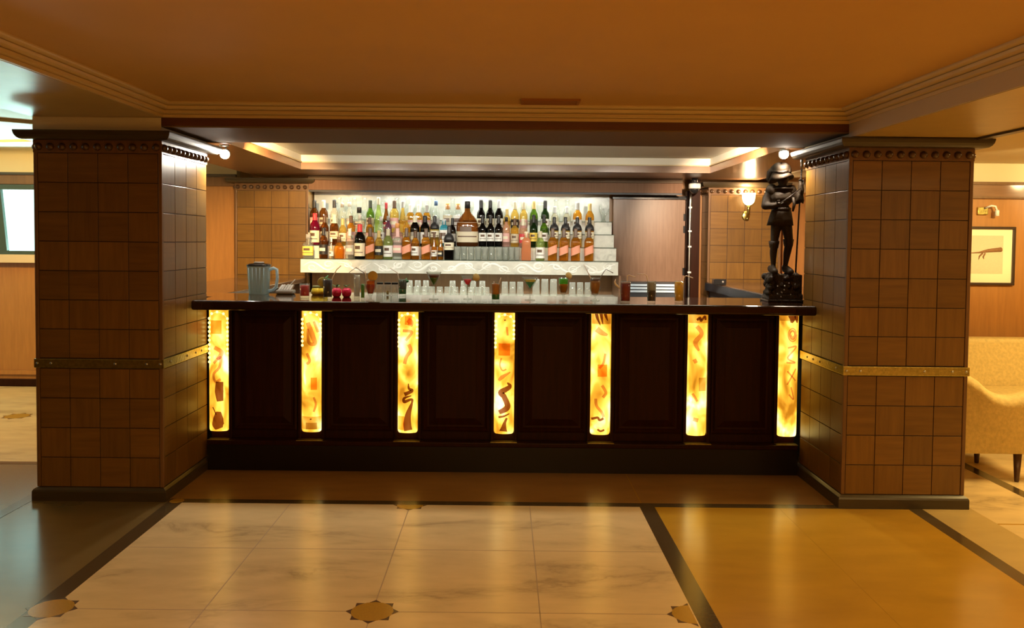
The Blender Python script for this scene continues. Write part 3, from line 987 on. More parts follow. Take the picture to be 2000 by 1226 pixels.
lv = thing('bottle_cooler', 'low cooler with pale blue louvre slats in front of the brown door', 'cooler', (1.47, 8.1, 0))
obj('cooler_body', MB().box(-.34, .27, -.01, .25, 0, 1.10), 'slat_dark', lv)
for k in range(3):
    obj('slat', MB().box(-.30, .262, -.028, -.0105, 1.005 + k * .030, 1.026 + k * .030), 'slat_blue', lv, bevel=.004)

# ------------------------------------------------------------------ ceiling camera, vent, lamps
p = at(1357, 352, 8.0)
t = thing('dome_camera', 'small white dome security camera under the soffit by the door', 'security camera', (p.x, 8.0, 2.0))
obj('mount', MB().lathe([(.03, .05), (.03, .099)], 14), 'black_plastic', t)
obj('housing', MB().lathe([(.05, .0), (.056, .005), (.056, .042), (.05, .0495)], 18), 'white_plastic', t)
obj('dome', MB().ball((0, 0, 0), .048, 16, 6, z0=-1.0, z1=-.02), 'black_plastic', t)
v = thing('ceiling_vent', 'brown air vent grille set in the orange ceiling', 'vent', (.237, 4.49, ZC))
obj('vent_frame', MB().box(-.155, .155, -.07, -.055, -.012, -.0005).box(-.155, .155, .055, .07, -.012, -.0005).box(-.155, -.14, -.0545, .0545, -.012, -.0005).box(.14, .155, -.0545, .0545, -.012, -.0005), 'vent_brown', v)
for k in range(5):
    obj('slat', MB().box(-.139, .139, -.050 + k * .022, -.036 + k * .022, -.010, -.0005), 'vent_brown', v)

def spotlight(px, py, Y, label, aim):
    p = at(px, py, Y)
    t = thing('spotlight', label, 'spotlight', (p.x, Y, p.z))
    h = ZS - p.z
    obj('canopy', MB().lathe([(.028, h - .012), (.03, h - .001)], 14), 'steel', t)
    obj('stem', MB().tube([(0, .03, h - .01), (0, .03, .02)], .005, 8), 'steel', t)
    o = obj('housing', MB().lathe([(.012, .065), (.022, .06), (.03, .03), (.034, .012)], 16, cap1=False), 'steel', t)
    b = obj('bulb', MB().ball((0, 0, 0), .026, 14, 8), 'bulb', t)
    o.rotation_euler = (R(-68), 0, 0)
    return p

s1 = spotlight(438, 302, 5.52, 'lit spotlight under the soffit at the window-side pillar', None)
s2 = spotlight(1532, 302, 5.47, 'lit spotlight under the soffit above the bronze statue', None)

p = at(1459, 392, 8.17)
t = thing('wall_lamp', 'lit tulip glass wall lamp with brass arm on the tiled pillar', 'wall lamp', (p.x, 8.2, 1.70))
obj('lamp_shade', MB().lathe([(.018, .155), (.035, .165), (.052, .185), (.060, .215), (.062, .245), (.066, .27), (.063, .271), (.055, .24), (.05, .2), (.02, .165)], 20, (0, -.085, 0), cap0=False, cap1=False), 'shade', t)
obj('arm', MB().tube([(0, -.012, .06), (0, -.05, .05), (0, -.085, .075), (0, -.085, .12), (0, -.085, .15)], [.012, .013, .014, .015, .02], 10), 'brass', t)
obj('back_plate', MB().ball((0, -.001, .055), .045, 18, 6, sz=(.9, .3, 1.1)), 'brass', t)
obj('finial', MB().ball((0, -.05, .028), .016, 10, 6), 'brass', t)

# ------------------------------------------------------------------ bottles
BOT_MAT = {}
def bmat(key, *a, **k):
    if key not in BOT_MAT:
        BOT_MAT[key] = glassy('bottle_' + key, *a, **k)
    return BOT_MAT[key]
LIQ = {
    'amber': dict(col=(.88, .60, .17), body=.20, bodycol=(.80, .38, .04)),
    'gold': dict(col=(.95, .80, .40), body=.2, bodycol=(.85, .55, .10)),
    'brown': dict(col=(.60, .34, .13), body=.25, bodycol=(.24, .09, .02)),
    'dark': dict(col=(.05, .03, .02), body=.5, bodycol=(.012, .009, .008)),
    'green': dict(col=(.40, .58, .12), body=.28, bodycol=(.20, .34, .05)),
    'darkgreen': dict(col=(.10, .20, .05), body=.4, bodycol=(.03, .07, .02)),
    'palegreen': dict(col=(.80, .90, .50), body=.25, bodycol=(.65, .78, .30)),
    'clear': dict(col=(.93, .95, .93), body=.14, bodycol=(.85, .88, .82)),
    'pink': dict(col=(.93, .80, .76), body=.25, bodycol=(.85, .55, .50)),
    'red': dict(col=(.55, .03, .12), body=.35, bodycol=(.45, .02, .10)),
    'purple': dict(col=(.50, .32, .42), body=.3, bodycol=(.35, .18, .28)),
    'blue': dict(col=(.25, .72, .82), body=.35, bodycol=(.15, .55, .68)),
    'sunset': dict(col=(1.0, .62, .40), body=.5, bodycol=(.95, .50, .26)),
    'pale': dict(col=(.92, .88, .78), body=.2, bodycol=(.88, .80, .66)),
}
LAB = {'cream': (.80, .74, .55), 'white': (.86, .85, .80), 'salmon': (.82, .32, .19), 'black': (.02, .018, .018), 'yellow': (.85, .62, .10),
       'pink': (.75, .42, .38), 'beige': (.62, .54, .38), 'gold': (.70, .50, .18), 'grey': (.40, .38, .35), 'red': (.65, .05, .06), 'orange': (.80, .35, .10), 'silver': (.6, .6, .6), 'brown': (.12, .06, .03)}
for k_, c_ in LAB.items():
    M['label_' + k_] = plain('label_' + k_, c_, .45, var=.10, scale=90)
SHAPE = {   # profile (radius, height), squareness, x and y scale, label (z0, z1), cap from
    'square': ([(.038, 0), (.041, .006), (.041, .170), (.038, .190), (.026, .212), (.0165, .226), (.0150, .285)], 7, 1, .88, (.062, .135), .214),
    'round': ([(.035, 0), (.039, .006), (.040, .160), (.036, .184), (.022, .205), (.0155, .222), (.0150, .270)], 2, 1, 1, (.040, .130), .215),
    'dome': ([(.038, 0), (.041, .006), (.043, .150), (.042, .180), (.034, .206), (.020, .222), (.0150, .232), (.0150, .275)], 3, 1, .95, (.085, .148), .160),
    'wine': ([(.036, 0), (.039, .006), (.039, .170), (.035, .196), (.021, .222), (.0160, .242), (.0155, .300)], 2, 1, 1, (.055, .140), .236),
    'tall': ([(.033, 0), (.036, .006), (.036, .190), (.029, .220), (.0160, .238), (.0145, .295)], 2, 1, 1, (.05, .14), .262),
    'jug': ([(.083, 0), (.092, .010), (.094, .150), (.090, .195), (.074, .235), (.046, .270), (.024, .298), (.021, .370)], 2.6, 1, .72, (.035, .205), .325),
    'squat': ([(.042, 0), (.046, .008), (.047, .090), (.042, .118), (.024, .142), (.017, .155), (.017, .190)], 2.6, 1, .8, (.03, .085), .155),
    'flat': ([(.046, 0), (.050, .006), (.050, .128), (.046, .142), (.024, .154), (.019, .162), (.019, .215)], 6, 1, .62, (.03, .115), .185),
    'stout': ([(.036, 0), (.040, .006), (.042, .140), (.038, .172), (.024, .196), (.0175, .210), (.0165, .250)], 2, 1, 1, (.022, .120), .205),
    'flask': ([(.038, 0), (.043, .006), (.040, .165), (.035, .19), (.019, .205), (.016, .245)], 5, 1, .72, (.03, .155), .206),
    'flute': ([(.028, 0), (.033, .006), (.036, .10), (.030, .16), (.018, .22), (.0135, .26), (.0135, .31)], 2, 1, 1, (.04, .11), .255),
}
BMESH = {}
def bottle_meshes(shape, liq, lab, cap):
    key = (shape, liq, lab, cap)
    if key in BMESH:
        return BMESH[key]
    prof, sq, sx, sy, (l0, l1), c0 = SHAPE[shape]
    n = 24
    body = MB().lathe(prof, n, sq=sq, sx=sx, sy=sy).mesh('body', bmat(liq, **LIQ[liq]))
    def rad(z):
        for (r0, z0), (r1, z1) in zip(prof, prof[1:]):
            if z0 <= z <= z1:
                return r0 + (r1 - r0) * (z - z0) / max(z1 - z0, 1e-6)
        return prof[-1][0]
    def around(z, grow, n=11, a0=-172.5, a1=-7.5, slant=0.0):
        l = []
        for j in range(n + 1):
            a = R(a0 + (a1 - a0) * j / n)
            ca, sa = math.cos(a), math.sin(a)
            q = 1 if sq == 2 else (abs(ca) ** sq + abs(sa) ** sq) ** (-1 / sq)
            r = rad(z) * q + grow
            l.append((r * ca * sx, r * sa * sy, z + slant * ca))
        return l
    lm, em = None, None
    if lab:
        sl = .020 if lab == 'salmon' else 0.0
        lm = MB().rings([around(z, .0008, slant=sl) for z in (l0, (l0 + l1) / 2, l1)], False, False, True, closed=False).mesh('label', 'label_' + lab)
        # printed emblem on the label
        em = MB()
        if lab in ('cream', 'beige', 'white', 'yellow'):
            zc, hh = l0 + (l1 - l0) * .66, (l1 - l0) * .13
            em.rings([around(z, .0016, 4, -127.5, -67.5) for z in (zc - hh, zc + hh)], False, False, True, closed=False)
            em.rings([around(z, .0016, 7, -142.5, -37.5) for z in (l0 + (l1 - l0) * .26, l0 + (l1 - l0) * .32)], False, False, True, closed=False)
            ec = 'label_brown'
        elif lab in ('black', 'grey', 'pink', 'gold', 'red'):
            zc, hh = l0 + (l1 - l0) * .5, (l1 - l0) * .16
            em.rings([around(z, .0016, 6, -142.5, -52.5) for z in (zc - hh, zc + hh)], False, False, True, closed=False)
            ec = 'label_cream'
        em = em.mesh('emblem', ec) if em.v else None
    top = prof[-1][1]
    cp = MB()
    zs = sorted({c0} | {z for r, z in prof if c0 < z < top})
    loops = [(rad(z) + .0014, z) for z in zs] + [(prof[-1][0] + .0020, top), (prof[-1][0] + .0020, top + .012), (prof[-1][0] * .8, top + .015)]
    if c0 > .19 and sq > 2 and rad(c0) < .03:
        cp.lathe(loops, n, sq=sq if rad(c0) > .022 else 2, sx=sx, sy=sy)
    else:
        cp.lathe(loops, n, sq=sq, sx=sx, sy=sy)
    BMESH[key] = (body, lm, cp.mesh('cap', 'label_' + cap), em)
    return BMESH[key]

TN = ['lowest tier', 'second tier', 'third tier', 'top tier']
Z0 = [z for _, z in TIER]
# tier, pixel x, shape, liquid, label, cap, look, short, size
B = [
 (0, 602, 'flat', 'clear', 'yellow', 'grey', 'clear square bottle with yellow label', 'yellow-labelled bottle', 1.0),
 (0, 632, 'round', 'brown', 'black', 'black', 'brown bottle with black label', 'black-labelled brown bottle', 1.02),
 (0, 647, 'flute', 'pale', 'white', 'white', 'slim cream bottle', 'slim cream bottle', .62),
 (0, 660, 'squat', 'amber', None, 'brown', 'squat amber bottle', 'squat amber bottle', 1.0),
 (0, 683, 'round', 'clear', 'grey', 'silver', 'clear bottle with grey label', 'clear grey-labelled bottle', 1.0),
 (0, 702, 'stout', 'dark', 'cream', 'red', 'black bottle with cream label and red cap', 'red-capped bottle', 1.24),
 (0, 719, 'square', 'amber', 'salmon', 'brown', 'square whisky bottle with slanted salmon label', 'salmon-labelled bottle', .98),
 (0, 736, 'round', 'gold', 'black', 'gold', 'golden bottle with black label', 'black-labelled golden bottle', .95),
 (0, 754, 'stout', 'palegreen', 'white', 'beige', 'pale green bottle with white label', 'white-labelled green bottle', 1.08),
 (0, 771, 'square', 'clear', 'pink', 'pink', 'clear square bottle with pink label', 'pink-labelled clear bottle', .98),
 (0, 790, 'square', 'amber', 'salmon', 'brown', 'square whisky bottle with slanted salmon label', 'second salmon-labelled bottle', .98),
 (0, 809, 'round', 'amber', 'white', 'brown', 'amber bottle with white label', 'white-labelled amber bottle', .95),
 (0, 832, 'square', 'amber', 'salmon', 'brown', 'square whisky bottle with slanted salmon label', 'third salmon-labelled bottle', .98),
 (0, 848, 'flute', 'amber', 'white', 'brown', 'slim amber bottle with white label', 'slim amber bottle', .8),
 (0, 858, 'flute', 'amber', 'black', 'brown', 'slim amber bottle with black label', 'slim black-labelled bottle', .78),
 (0, 873, 'dome', 'dark', 'cream', 'black', 'dark round-shouldered bottle with large cream label', 'round-shouldered dark bottle', 1.10),
 (0, 1028, 'flask', 'sunset', None, 'pale', 'orange and pink frosted flask', 'orange frosted flask', 1.05),
 (0, 1055, 'stout', 'palegreen', 'white', 'beige', 'pale green bottle with square white label', 'pale green bottle', 1.05),
 (0, 1079, 'square', 'amber', 'salmon', 'brown', 'square whisky bottle with slanted salmon label', 'first grouped whisky bottle', 1.02),
 (0, 1101, 'square', 'amber', 'salmon', 'brown', 'square whisky bottle with slanted salmon label', 'second grouped whisky bottle', 1.02),
 (0, 1124, 'square', 'amber', 'salmon', 'brown', 'square whisky bottle with slanted salmon label', 'third grouped whisky bottle', 1.02),
 (0, 1150, 'square', 'amber', 'salmon', 'brown', 'square whisky bottle with slanted salmon label', 'last grouped whisky bottle', 1.02),
 (1, 615, 'stout', 'red', 'cream', 'red', 'magenta bottle with cream label', 'magenta bottle', 1.15),
 (1, 634, 'round', 'brown', 'beige', 'brown', 'dark brown bottle with beige label', 'beige-labelled brown bottle', 1.0),
 (1, 653, 'square', 'brown', 'beige', 'cream', 'square brown bottle with beige label', 'square brown bottle', .98),
 (1, 667, 'round', 'gold', 'cream', 'gold', 'golden bottle with cream label', 'cream-labelled golden bottle', .9),
 (1, 682, 'round', 'amber', 'pink', 'brown', 'amber bottle with pink label', 'pink-labelled amber bottle', 1.0),
 (1, 703, 'tall', 'clear', None, 'silver', 'tall clear bottle', 'tall clear bottle', .95),
 (1, 722, 'round', 'amber', 'pink', 'brown', 'amber bottle with rosy label', 'rosy-labelled bottle', .95),
 (1, 744, 'tall', 'clear', 'white', 'white', 'tall clear bottle with white label', 'white-capped clear bottle', .9),
 (1, 757, 'tall', 'purple', None, 'grey', 'tall mauve bottle', 'mauve bottle', .92),
 (1, 772, 'squat', 'pink', 'pink', 'orange', 'round pink bottle', 'round pink bottle', 1.05),
 (1, 788, 'tall', 'gold', 'gold', 'gold', 'tall golden bottle', 'tall golden bottle', .92),
 (1, 803, 'stout', 'dark', 'grey', 'cream', 'black bottle with grey label', 'grey-labelled black bottle', 1.1),
 (1, 820, 'stout', 'dark', 'white', 'black', 'black bottle with small white label', 'white-labelled black bottle', 1.1),
 (1, 840, 'dome', 'gold', 'cream', 'black', 'amber bottle with black neck and cream label', 'black-necked amber bottle', 1.0),
 (1, 859, 'flask', 'blue', 'white', 'silver', 'flat sky-blue bottle with white label', 'sky-blue bottle', 1.0),
 (1, 877, 'wine', 'dark', 'grey', 'black', 'plain dark wine bottle', 'plain dark wine bottle', .86),
 (1, 908, 'jug', 'brown', 'beige', 'black', 'huge brown whisky jug with cream label', 'huge whisky jug', 1.12),
 (1, 938, 'wine', 'dark', 'white', 'black', 'black wine bottle with white label', 'first low wine bottle', .94),
 (1, 953, 'wine', 'dark', 'white', 'black', 'black wine bottle with white label', 'middle low wine bottle', .94),
 (1, 968, 'wine', 'dark', 'white', 'black', 'black wine bottle with white label', 'last low wine bottle', .94),
 (1, 984, 'tall', 'pink', 'pink', 'black', 'tall pink patterned bottle', 'pink patterned bottle', .92),
 (1, 1005, 'round', 'gold', 'beige', 'brown', 'golden bottle with beige label', 'beige-labelled golden bottle', .95),
 (1, 1021, 'round', 'pink', 'red', 'cream', 'rose bottle with red seal', 'red-sealed rose bottle', .95),
 (1, 1042, 'wine', 'darkgreen', 'yellow', 'black', 'dark green bottle with yellow label', 'yellow-labelled green bottle', .98),
 (1, 1062, 'wine', 'green', 'white', 'black', 'green wine bottle with white label', 'green wine bottle', .98),
 (1, 1082, 'dome', 'gold', 'cream', 'black', 'pale gold bottle with black shoulders', 'first black-shouldered bottle', 1.0),
 (1, 1104, 'dome', 'gold', 'cream', 'black', 'pale gold bottle with black shoulders', 'second black-shouldered bottle', 1.0),
 (1, 1127, 'dome', 'gold', 'cream', 'black', 'pale gold bottle with black shoulders', 'third black-shouldered bottle', 1.0),
 (1, 1151, 'dome', 'gold', 'cream', 'black', 'pale gold bottle with black shoulders', 'last black-shouldered bottle', 1.0),
 (2, 614, 'round', 'brown', 'pink', 'black', 'brown bottle with rosy label and black cap', 'rosy brown bottle', 1.08),
 (2, 631, 'round', 'brown', 'beige', 'silver', 'brown bottle with silver cap', 'silver-capped bottle', 1.08),
 (2, 653, 'wine', 'pale', 'cream', 'black', 'pale bottle with black neck', 'black-necked pale bottle', 1.0),
 (2, 667, 'tall', 'clear', None, 'grey', 'plain clear bottle', 'plain clear bottle', .92),
 (2, 680, 'tall', 'clear', 'grey', 'silver', 'clear bottle with silver cap', 'silver-capped clear bottle', .95),
 (2, 696, 'squat', 'clear', 'beige', 'black', 'wide clear bottle with beige label', 'wide clear bottle', 1.2),
 (2, 723, 'wine', 'green', 'beige', 'darkcap', 'green bottle with beige label', 'tall green bottle', 1.0),
 (2, 738, 'flute', 'palegreen', None, 'beige', 'slender pale green bottle', 'slender green bottle', 1.05),
 (2, 749, 'flute', 'brown', 'red', 'red', 'slender dark amber bottle', 'slender dark bottle', .9),
 (2, 764, 'round', 'gold', 'pink', 'brown', 'golden bottle with mottled label', 'mottled-label golden bottle', 1.1),
 (2, 776, 'flute', 'gold', None, 'grey', 'slender golden bottle', 'slender golden bottle', .95),
 (2, 789, 'square', 'amber', 'pink', 'white', 'amber square bottle with rosy label', 'first rosy square bottle', .92),
 (2, 808, 'square', 'amber', 'pink', 'white', 'amber square bottle with rosy label', 'second rosy square bottle', .92),
 (2, 830, 'square', 'amber', 'pink', 'grey', 'amber square bottle with rosy label', 'third rosy square bottle', .92),
 (2, 851, 'tall', 'clear', 'silver', 'blue', 'clear bottle with bluish label', 'bluish clear bottle', 1.02),
 (2, 874, 'flask', 'clear', 'beige', 'orange', 'clear flask with copper cap', 'first copper-capped flask', 1.12),
 (2, 892, 'flask', 'clear', 'white', 'orange', 'clear flask with copper cap', 'second copper-capped flask', 1.12),
 (2, 939, 'wine', 'dark', 'cream', 'black', 'black wine bottle with cream label', 'first tall wine bottle', 1.04),
 (2, 957, 'wine', 'dark', 'cream', 'black', 'black wine bottle with cream label', 'middle tall wine bottle', 1.04),
 (2, 974, 'wine', 'dark', 'white', 'silver', 'black wine bottle with silver neck', 'silver-necked wine bottle', 1.04),
 (2, 988, 'round', 'gold', None, 'gold', 'small golden bottle', 'small golden bottle', .85),
 (2, 1003, 'wine', 'gold', 'black', 'beige', 'gold wine bottle with dark seal', 'gold wine bottle', 1.0),
 (2, 1022, 'wine', 'gold', 'pink', 'beige', 'gold wine bottle with pink label', 'pink-labelled wine bottle', 1.0),
 (2, 1042, 'wine', 'green', 'darkcap', 'gold', 'olive wine bottle with dark label', 'olive wine bottle', 1.02),
 (2, 1064, 'wine', 'darkgreen', 'white', 'black', 'dark green wine bottle with slim white label', 'dark green wine bottle', 1.04),
 (2, 1083, 'round', 'pale', 'cream', 'silver', 'pale bottle with cream label', 'first pale bottle', .95),
 (2, 1106, 'round', 'pale', 'white', 'silver', 'pale bottle with white label', 'second pale bottle', .95),
 (2, 1127, 'round', 'amber', 'white', 'grey', 'amber bottle with white label and grey cap', 'grey-capped bottle', 1.10),
 (2, 1151, 'round', 'amber', 'cream', 'gold', 'amber bottle with cream label and gold cap', 'gold-capped bottle', 1.06),
]
LAB['darkcap'] = (.05, .06, .04); LAB['blue'] = (.12, .2, .35); LAB['pale'] = (.8, .7, .5)
for k_ in ('darkcap', 'blue', 'pale'):
    M['label_' + k_] = plain('label_' + k_, LAB[k_], .4)
prev = {}
edge = {}
seen_labels = set()
GRP = {0: 'bottles on the lowest marble tier', 1: 'bottles on the second marble tier', 2: 'bottles on the third marble tier', 3: 'clear glass on the top marble tier'}
for tier, px, shape, liq, lab, cap, look, short, sc in B:
    Y = TIER[tier][0] + .070
    x = at(px, 480, Y).x
    rr = max(r for r, z in SHAPE[shape][0]) * sc
    x = max(x, edge.get(tier, -9) + rr + .0040)
    edge[tier] = x + rr
    left = prev.get(tier)
    label = f"{look}, {TN[tier]}, " + (f"right of {left}" if left else "at the pillar end")
    assert label not in seen_labels, label
    seen_labels.add(label)
    prev[tier] = short
    t = thing('bottle', label, 'bottle', (x, Y, Z0[tier] + .0006), random.uniform(-.25, .25) if SHAPE[shape][1] == 2 else 0, GRP[tier])
    body, lm, cm_, em = bottle_meshes(shape, liq, lab, cap)
    t.scale = (sc, sc, sc)
    if shape == 'jug':
        t.scale = (sc, .85, sc)
    obj('body', body, None, t)
    if lm:
        lo_ = obj('label', lm, None, t)
        if em:
            obj('emblem', em, None, lo_)
    obj('cap', cm_, None, t)

# clear glassware on the top tier and on the lowest tier
carafe_p = [(.030, 0), (.034, .004), (.040, .05), (.036, .10), (.020, .15), (.017, .19), (.024, .215)]
goblet_p = [(.030, 0), (.030, .003), (.006, .008), (.005, .07), (.012, .08), (.034, .11), (.038, .15), (.034, .19)]
ca_me = MB().lathe(carafe_p, 18, cap1=False).mesh('glass_body', 'clear_glass')
go_me = MB().lathe(goblet_p, 18, cap1=False).mesh('glass_body', 'clear_glass')
for me_, nm, lb, xs in ((ca_me, 'carafe', 'clear glass carafe standing on the top marble tier', (662, 692, 712, 775, 796, 815, 846, 884, 1086, 1108)), (go_me, 'goblet', 'clear stemmed glass standing on the top marble tier', (677, 728, 746, 831, 918, 950, 968, 1012, 1034, 1055))):
    for px in xs:
        p = at(px, 430, 8.36)
        tag(obj(nm, me_, None, None, (p.x, 8.36, Z0[3] + .0006)), lb, 'glass', nm + 's along the top tier')
p = at(1179, 430, 8.35)
t = thing('crystal_ornament', 'small branching crystal ornament at the bare end of the top tier', 'ornament', (p.x, 8.35, Z0[3] + .0006))
obj('foot', MB().lathe([(.022, 0), (.024, .006), (.014, .018)], 12), 'clear_glass', t)
for pts in ([(0, 0, .015), (-.005, 0, .06), (-.03, 0, .10), (-.034, 0, .15), (-.03, 0, .17)], [(0, 0, .015), (.006, 0, .05), (.02, 0, .075), (.045, 0, .09), (.05, 0, .13)], [(0, 0, .015), (.0, 0, .07), (-.006, 0, .13)]):
    obj('branch', MB().tube(pts, [.013, .012, .010, .008, .004][:len(pts)], 8), 'tumbler_glass', t)
hi_me = MB().lathe([(.024, 0), (.026, .004), (.0305, .125), (.029, .125), (.0245, .010)], 18, cap1=True).mesh('glass_body', 'tumbler_glass')
for k, px in enumerate((893, 906, 920, 934, 947, 960, 975, 987, 999, 1010)):
    p = at(px, 500, 7.93 + .02 * (k % 2))
    tag(obj('highball_glass', hi_me, None, None, (p.x, 7.93 + .02 * (k % 2), Z0[0] + .0006)), 'clear tall glass in the row under the huge whisky jug and wine bottles', 'glass', 'tall glasses on the lowest tier')

# upturned glasses on the lower counter
ZL = .9685
tum_me = MB().lathe([(.033, 0), (.0335, .002), (.0275, .088), (.025, .090)], 18, cap0=False).mesh('glass_body', 'tumbler_glass')
tal_me = MB().lathe([(.033, 0), (.0335, .002), (.028, .138), (.0255, .140)], 18, cap0=False).mesh('glass_body', 'tumbler_glass')
stk_me = MB().lathe([(.036, 0), (.0365, .002), (.032, .100), (.0345, .102), (.031, .165), (.028, .167)], 18, cap0=False).mesh('glass_body', 'tumbler_glass')
def row(xs, Y, me_, nm, lb, grp):
    for px in xs:
        p = at(px, 565, Y)
        tag(obj(nm, me_, None, None, (p.x, Y, ZL)), lb, 'glass', grp)
row([798 + 15.2 * k for k in range(11)], 7.80, tum_me, 'tumbler', 'short clear tumbler upturned in front row below marble apron', 'short tumblers below the apron')
row([800, 816, 832, 884, 906, 924, 942], 7.93, tal_me, 'tumbler', 'clear tumbler upturned behind the front row of short tumblers', 'rear tumblers below the apron')
row([986, 1001, 1016], 7.83, tal_me, 'highball_glass', 'tall upturned glass between orange-green drink and teal cocktail', 'tall glasses behind the teal cocktail')
row([1047, 1064, 1081], 7.85, stk_me, 'highball_glass', 'tallest upturned glass beside the green and orange layered drink', 'tallest upturned glasses')
row([1118, 1133, 1148], 7.83, tal_me, 'highball_glass', 'tall upturned glass between layered drink and brown snifter drink', 'tall glasses behind the snifter')

# ------------------------------------------------------------------ drinks on the counter
ZK = ZTOP + .0006
def liqmat(name, col, body=.78):
    if name not in M:
        M[name] = glassy(name, [min(1, c * 1.1) for c in col], body, .25, bodycol=col)
    return M[name]

def slice_at(t, loc, r, m, tilt=80, rz=0):
    o = obj('fruit_slice', MB().lathe([(r * .93, -.003), (r, -.002), (r, .002), (r * .93, .003)], 20), m, t, loc)
    o.rotation_euler = (R(tilt), 0, rz)
    rim = obj('rind', MB().lathe([(r * 1.0, -.0032), (r * 1.05, -.0025), (r * 1.05, .0025), (r, .0032)], 20, cap0=False, cap1=False), m, o)

def straw(t, pts, m='straw'):
    obj('straw', MB().tube(pts, .0028, 8), m, t)

def drink(px, by, top, w, kind, layers, label, Y=None, name='cocktail'):
    """stands where its foot shows: by = pixel row of the foot, top = rim row, w = rim width in pixels"""
    h0 = at(px, by, 5).z
    if Y is None:
        Y = 5 * (CH - ZTOP) / (CH - h0)
    p = at(px, by, Y)
    q = at(px, top, Y)
    h = q.z - ZTOP
    rw = abs(at(px + w / 2, by, Y).x - p.x)
    t = thing(name, label, 'drink', (p.x, Y, ZK))
    if kind == 'high':
        gp = [(rw * .86, 0), (rw * .88, .002), (rw, h), (rw * .95, h), (rw * .86, .014)]
        inner = lambda z: rw * (.83 + .11 * z / h)
        z0, z1 = .015, h * .96
    elif kind == 'martini':
        gp = [(rw * .62, 0), (rw * .62, .003), (.005, .008), (.004, h * .42), (.010, h * .46), (rw, h), (rw * .96, h), (.008, h * .49)]
        inner = lambda z: max(.003, (rw * .93) * (z - h * .50) / (h * .50))
        z0, z1 = h * .52, h * .90
    elif kind == 'footed':
        gp = [(rw * .82, 0), (rw * .82, .003), (.007, .010), (.007, h * .22), (rw * .55, h * .32), (rw * .92, h * .60), (rw, h), (rw * .95, h), (rw * .86, h * .6), (rw * .5, h * .34)]
        inner = lambda z: rw * (.46 + .44 * min(1, (z / h - .34) / .30))
        z0, z1 = h * .35, h * .95
    else:   # snifter
        gp = [(rw * .85, 0), (rw * .85, .003), (.006, .010), (.006, h * .2), (rw * .6, h * .28), (rw, h * .5), (rw * .98, h * .65), (rw * .88, h), (rw * .84, h), (rw * .92, h * .65), (rw * .94, h * .5), (rw * .55, h * .30)]
        inner = lambda z: rw * (.52 + .38 * math.sin(min(1, (z / h - .3) / .4) * math.pi / 2)) - (.08 * rw * max(0, z / h - .7) / .3)
        z0, z1 = h * .31, h * .95
    obj('glass', MB().lathe(gp, 22, cap1=(kind == 'high')), 'clear_glass', t)
    nl = len(layers)
    for k, (nm, col, a, b) in enumerate(layers):
        za, zb = z0 + (z1 - z0) * a, z0 + (z1 - z0) * b
        prof = [(inner(za + (zb - za) * i / 5), za + (zb - za) * i / 5 + (.0004 if i == 0 else 0)) for i in range(6)]
        obj('drink_layer' if nl > 1 else 'drink_fill', MB().lathe(prof, 20), liqmat(nm, col), t)
    return t, h, rw

t, h, r_ = drink(595, 582, 554, 20, 'high', [('liq_red', (.75, .06, .05), 0, .9)], 'red glass tumbler beside the yellow jar', name='tumbler')
t, h, r_ = drink(640, 584, 545, 18.5, 'high', [('liq_purple', (.035, .012, .05), 0, 1)], 'dark purple highball with mint and lime, beside the red fruits')
for a in range(4):
    o = obj('mint_leaf', MB().ball((0, 0, 0), .014, 8, 5, sz=(1, .55, .22)), 'mint', t, (.009 * math.cos(a * 1.6) - .004, .008 * math.sin(a * 1.6), h - .003 + .006 * a)); o.rotation_euler = (0, R(-30 + 25 * a), a * 1.3)
straw(t, [(.006, .004, .03), (.028, .004, h + .005), (.055, 0, h + .058), (.085, -.01, h + .085)])
slice_at(t, (-.034, .012, h - .020), .030, 'lime', 80, R(20))
t, h, r_ = drink(697, 583, 536, 12.5, 'high', [('liq_blush', (1, .92, .86), 0, 1)], 'tall slim pale pink drink under a bent dark straw')
straw(t, [(-.004, 0, .05), (-.014, 0, h), (-.05, 0, h + .012), (-.006, 0, h + .045), (.055, 0, h + .004)], 'straw_dark')
t, h, r_ = drink(708.5, 586, 554, 7.5, 'high', [('liq_lime', (.22, .55, .08), 0, 1)], 'very narrow lime green shot beside the pale pink drink')
t, h, r_ = drink(723.5, 588, 546, 19, 'footed', [('liq_grenadine', (.55, .015, .015), 0, .72), ('liq_sun', (.95, .36, .04), .72, 1)], 'red to orange sunrise cocktail with large citrus wheel')
slice_at(t, (.014, -.004, h + .022), .030, 'orange_slice', 84, R(-8))
straw(t, [(-.01, 0, .06), (-.026, 0, h), (-.034, 0, h + .05)])
t, h, r_ = drink(786, 578, 545, 16.5, 'high', [('liq_emerald', (.02, .42, .13), 0, .34), ('liq_moss', (.06, .14, .02), .34, 1)], 'dark green highball with leaf garnish, left of the tumblers')
for a in range(3):
    o = obj('mint_leaf', MB().ball((0, 0, 0), .015, 8, 5, sz=(1, .6, .25)), 'mint', t, (.022 + .006 * a, 0, h - .004 - .006 * a)); o.rotation_euler = (0, R(-60 + 50 * a), a)
straw(t, [(-.010, 0, .05), (-.029, 0, h + .02), (-.032, 0, h + .04), (-.085, 0, h + .075)], 'straw')
t, h, r_ = drink(847, 584, 531, 30, 'martini', [('liq_green', (.03, .40, .05), 0, .72), ('liq_cocoa', (.22, .07, .02), .72, 1)], 'green cocktail with brown top in a martini glass')
t, h, r_ = drink(913, 584, 538, 26, 'martini', [('liq_pink', (.88, .07, .17), .25, .85)], 'pink cocktail in a martini glass with citrus slice')
slice_at(t, (.055, .0, h - .012), .024, 'orange_slice', 75, R(25))
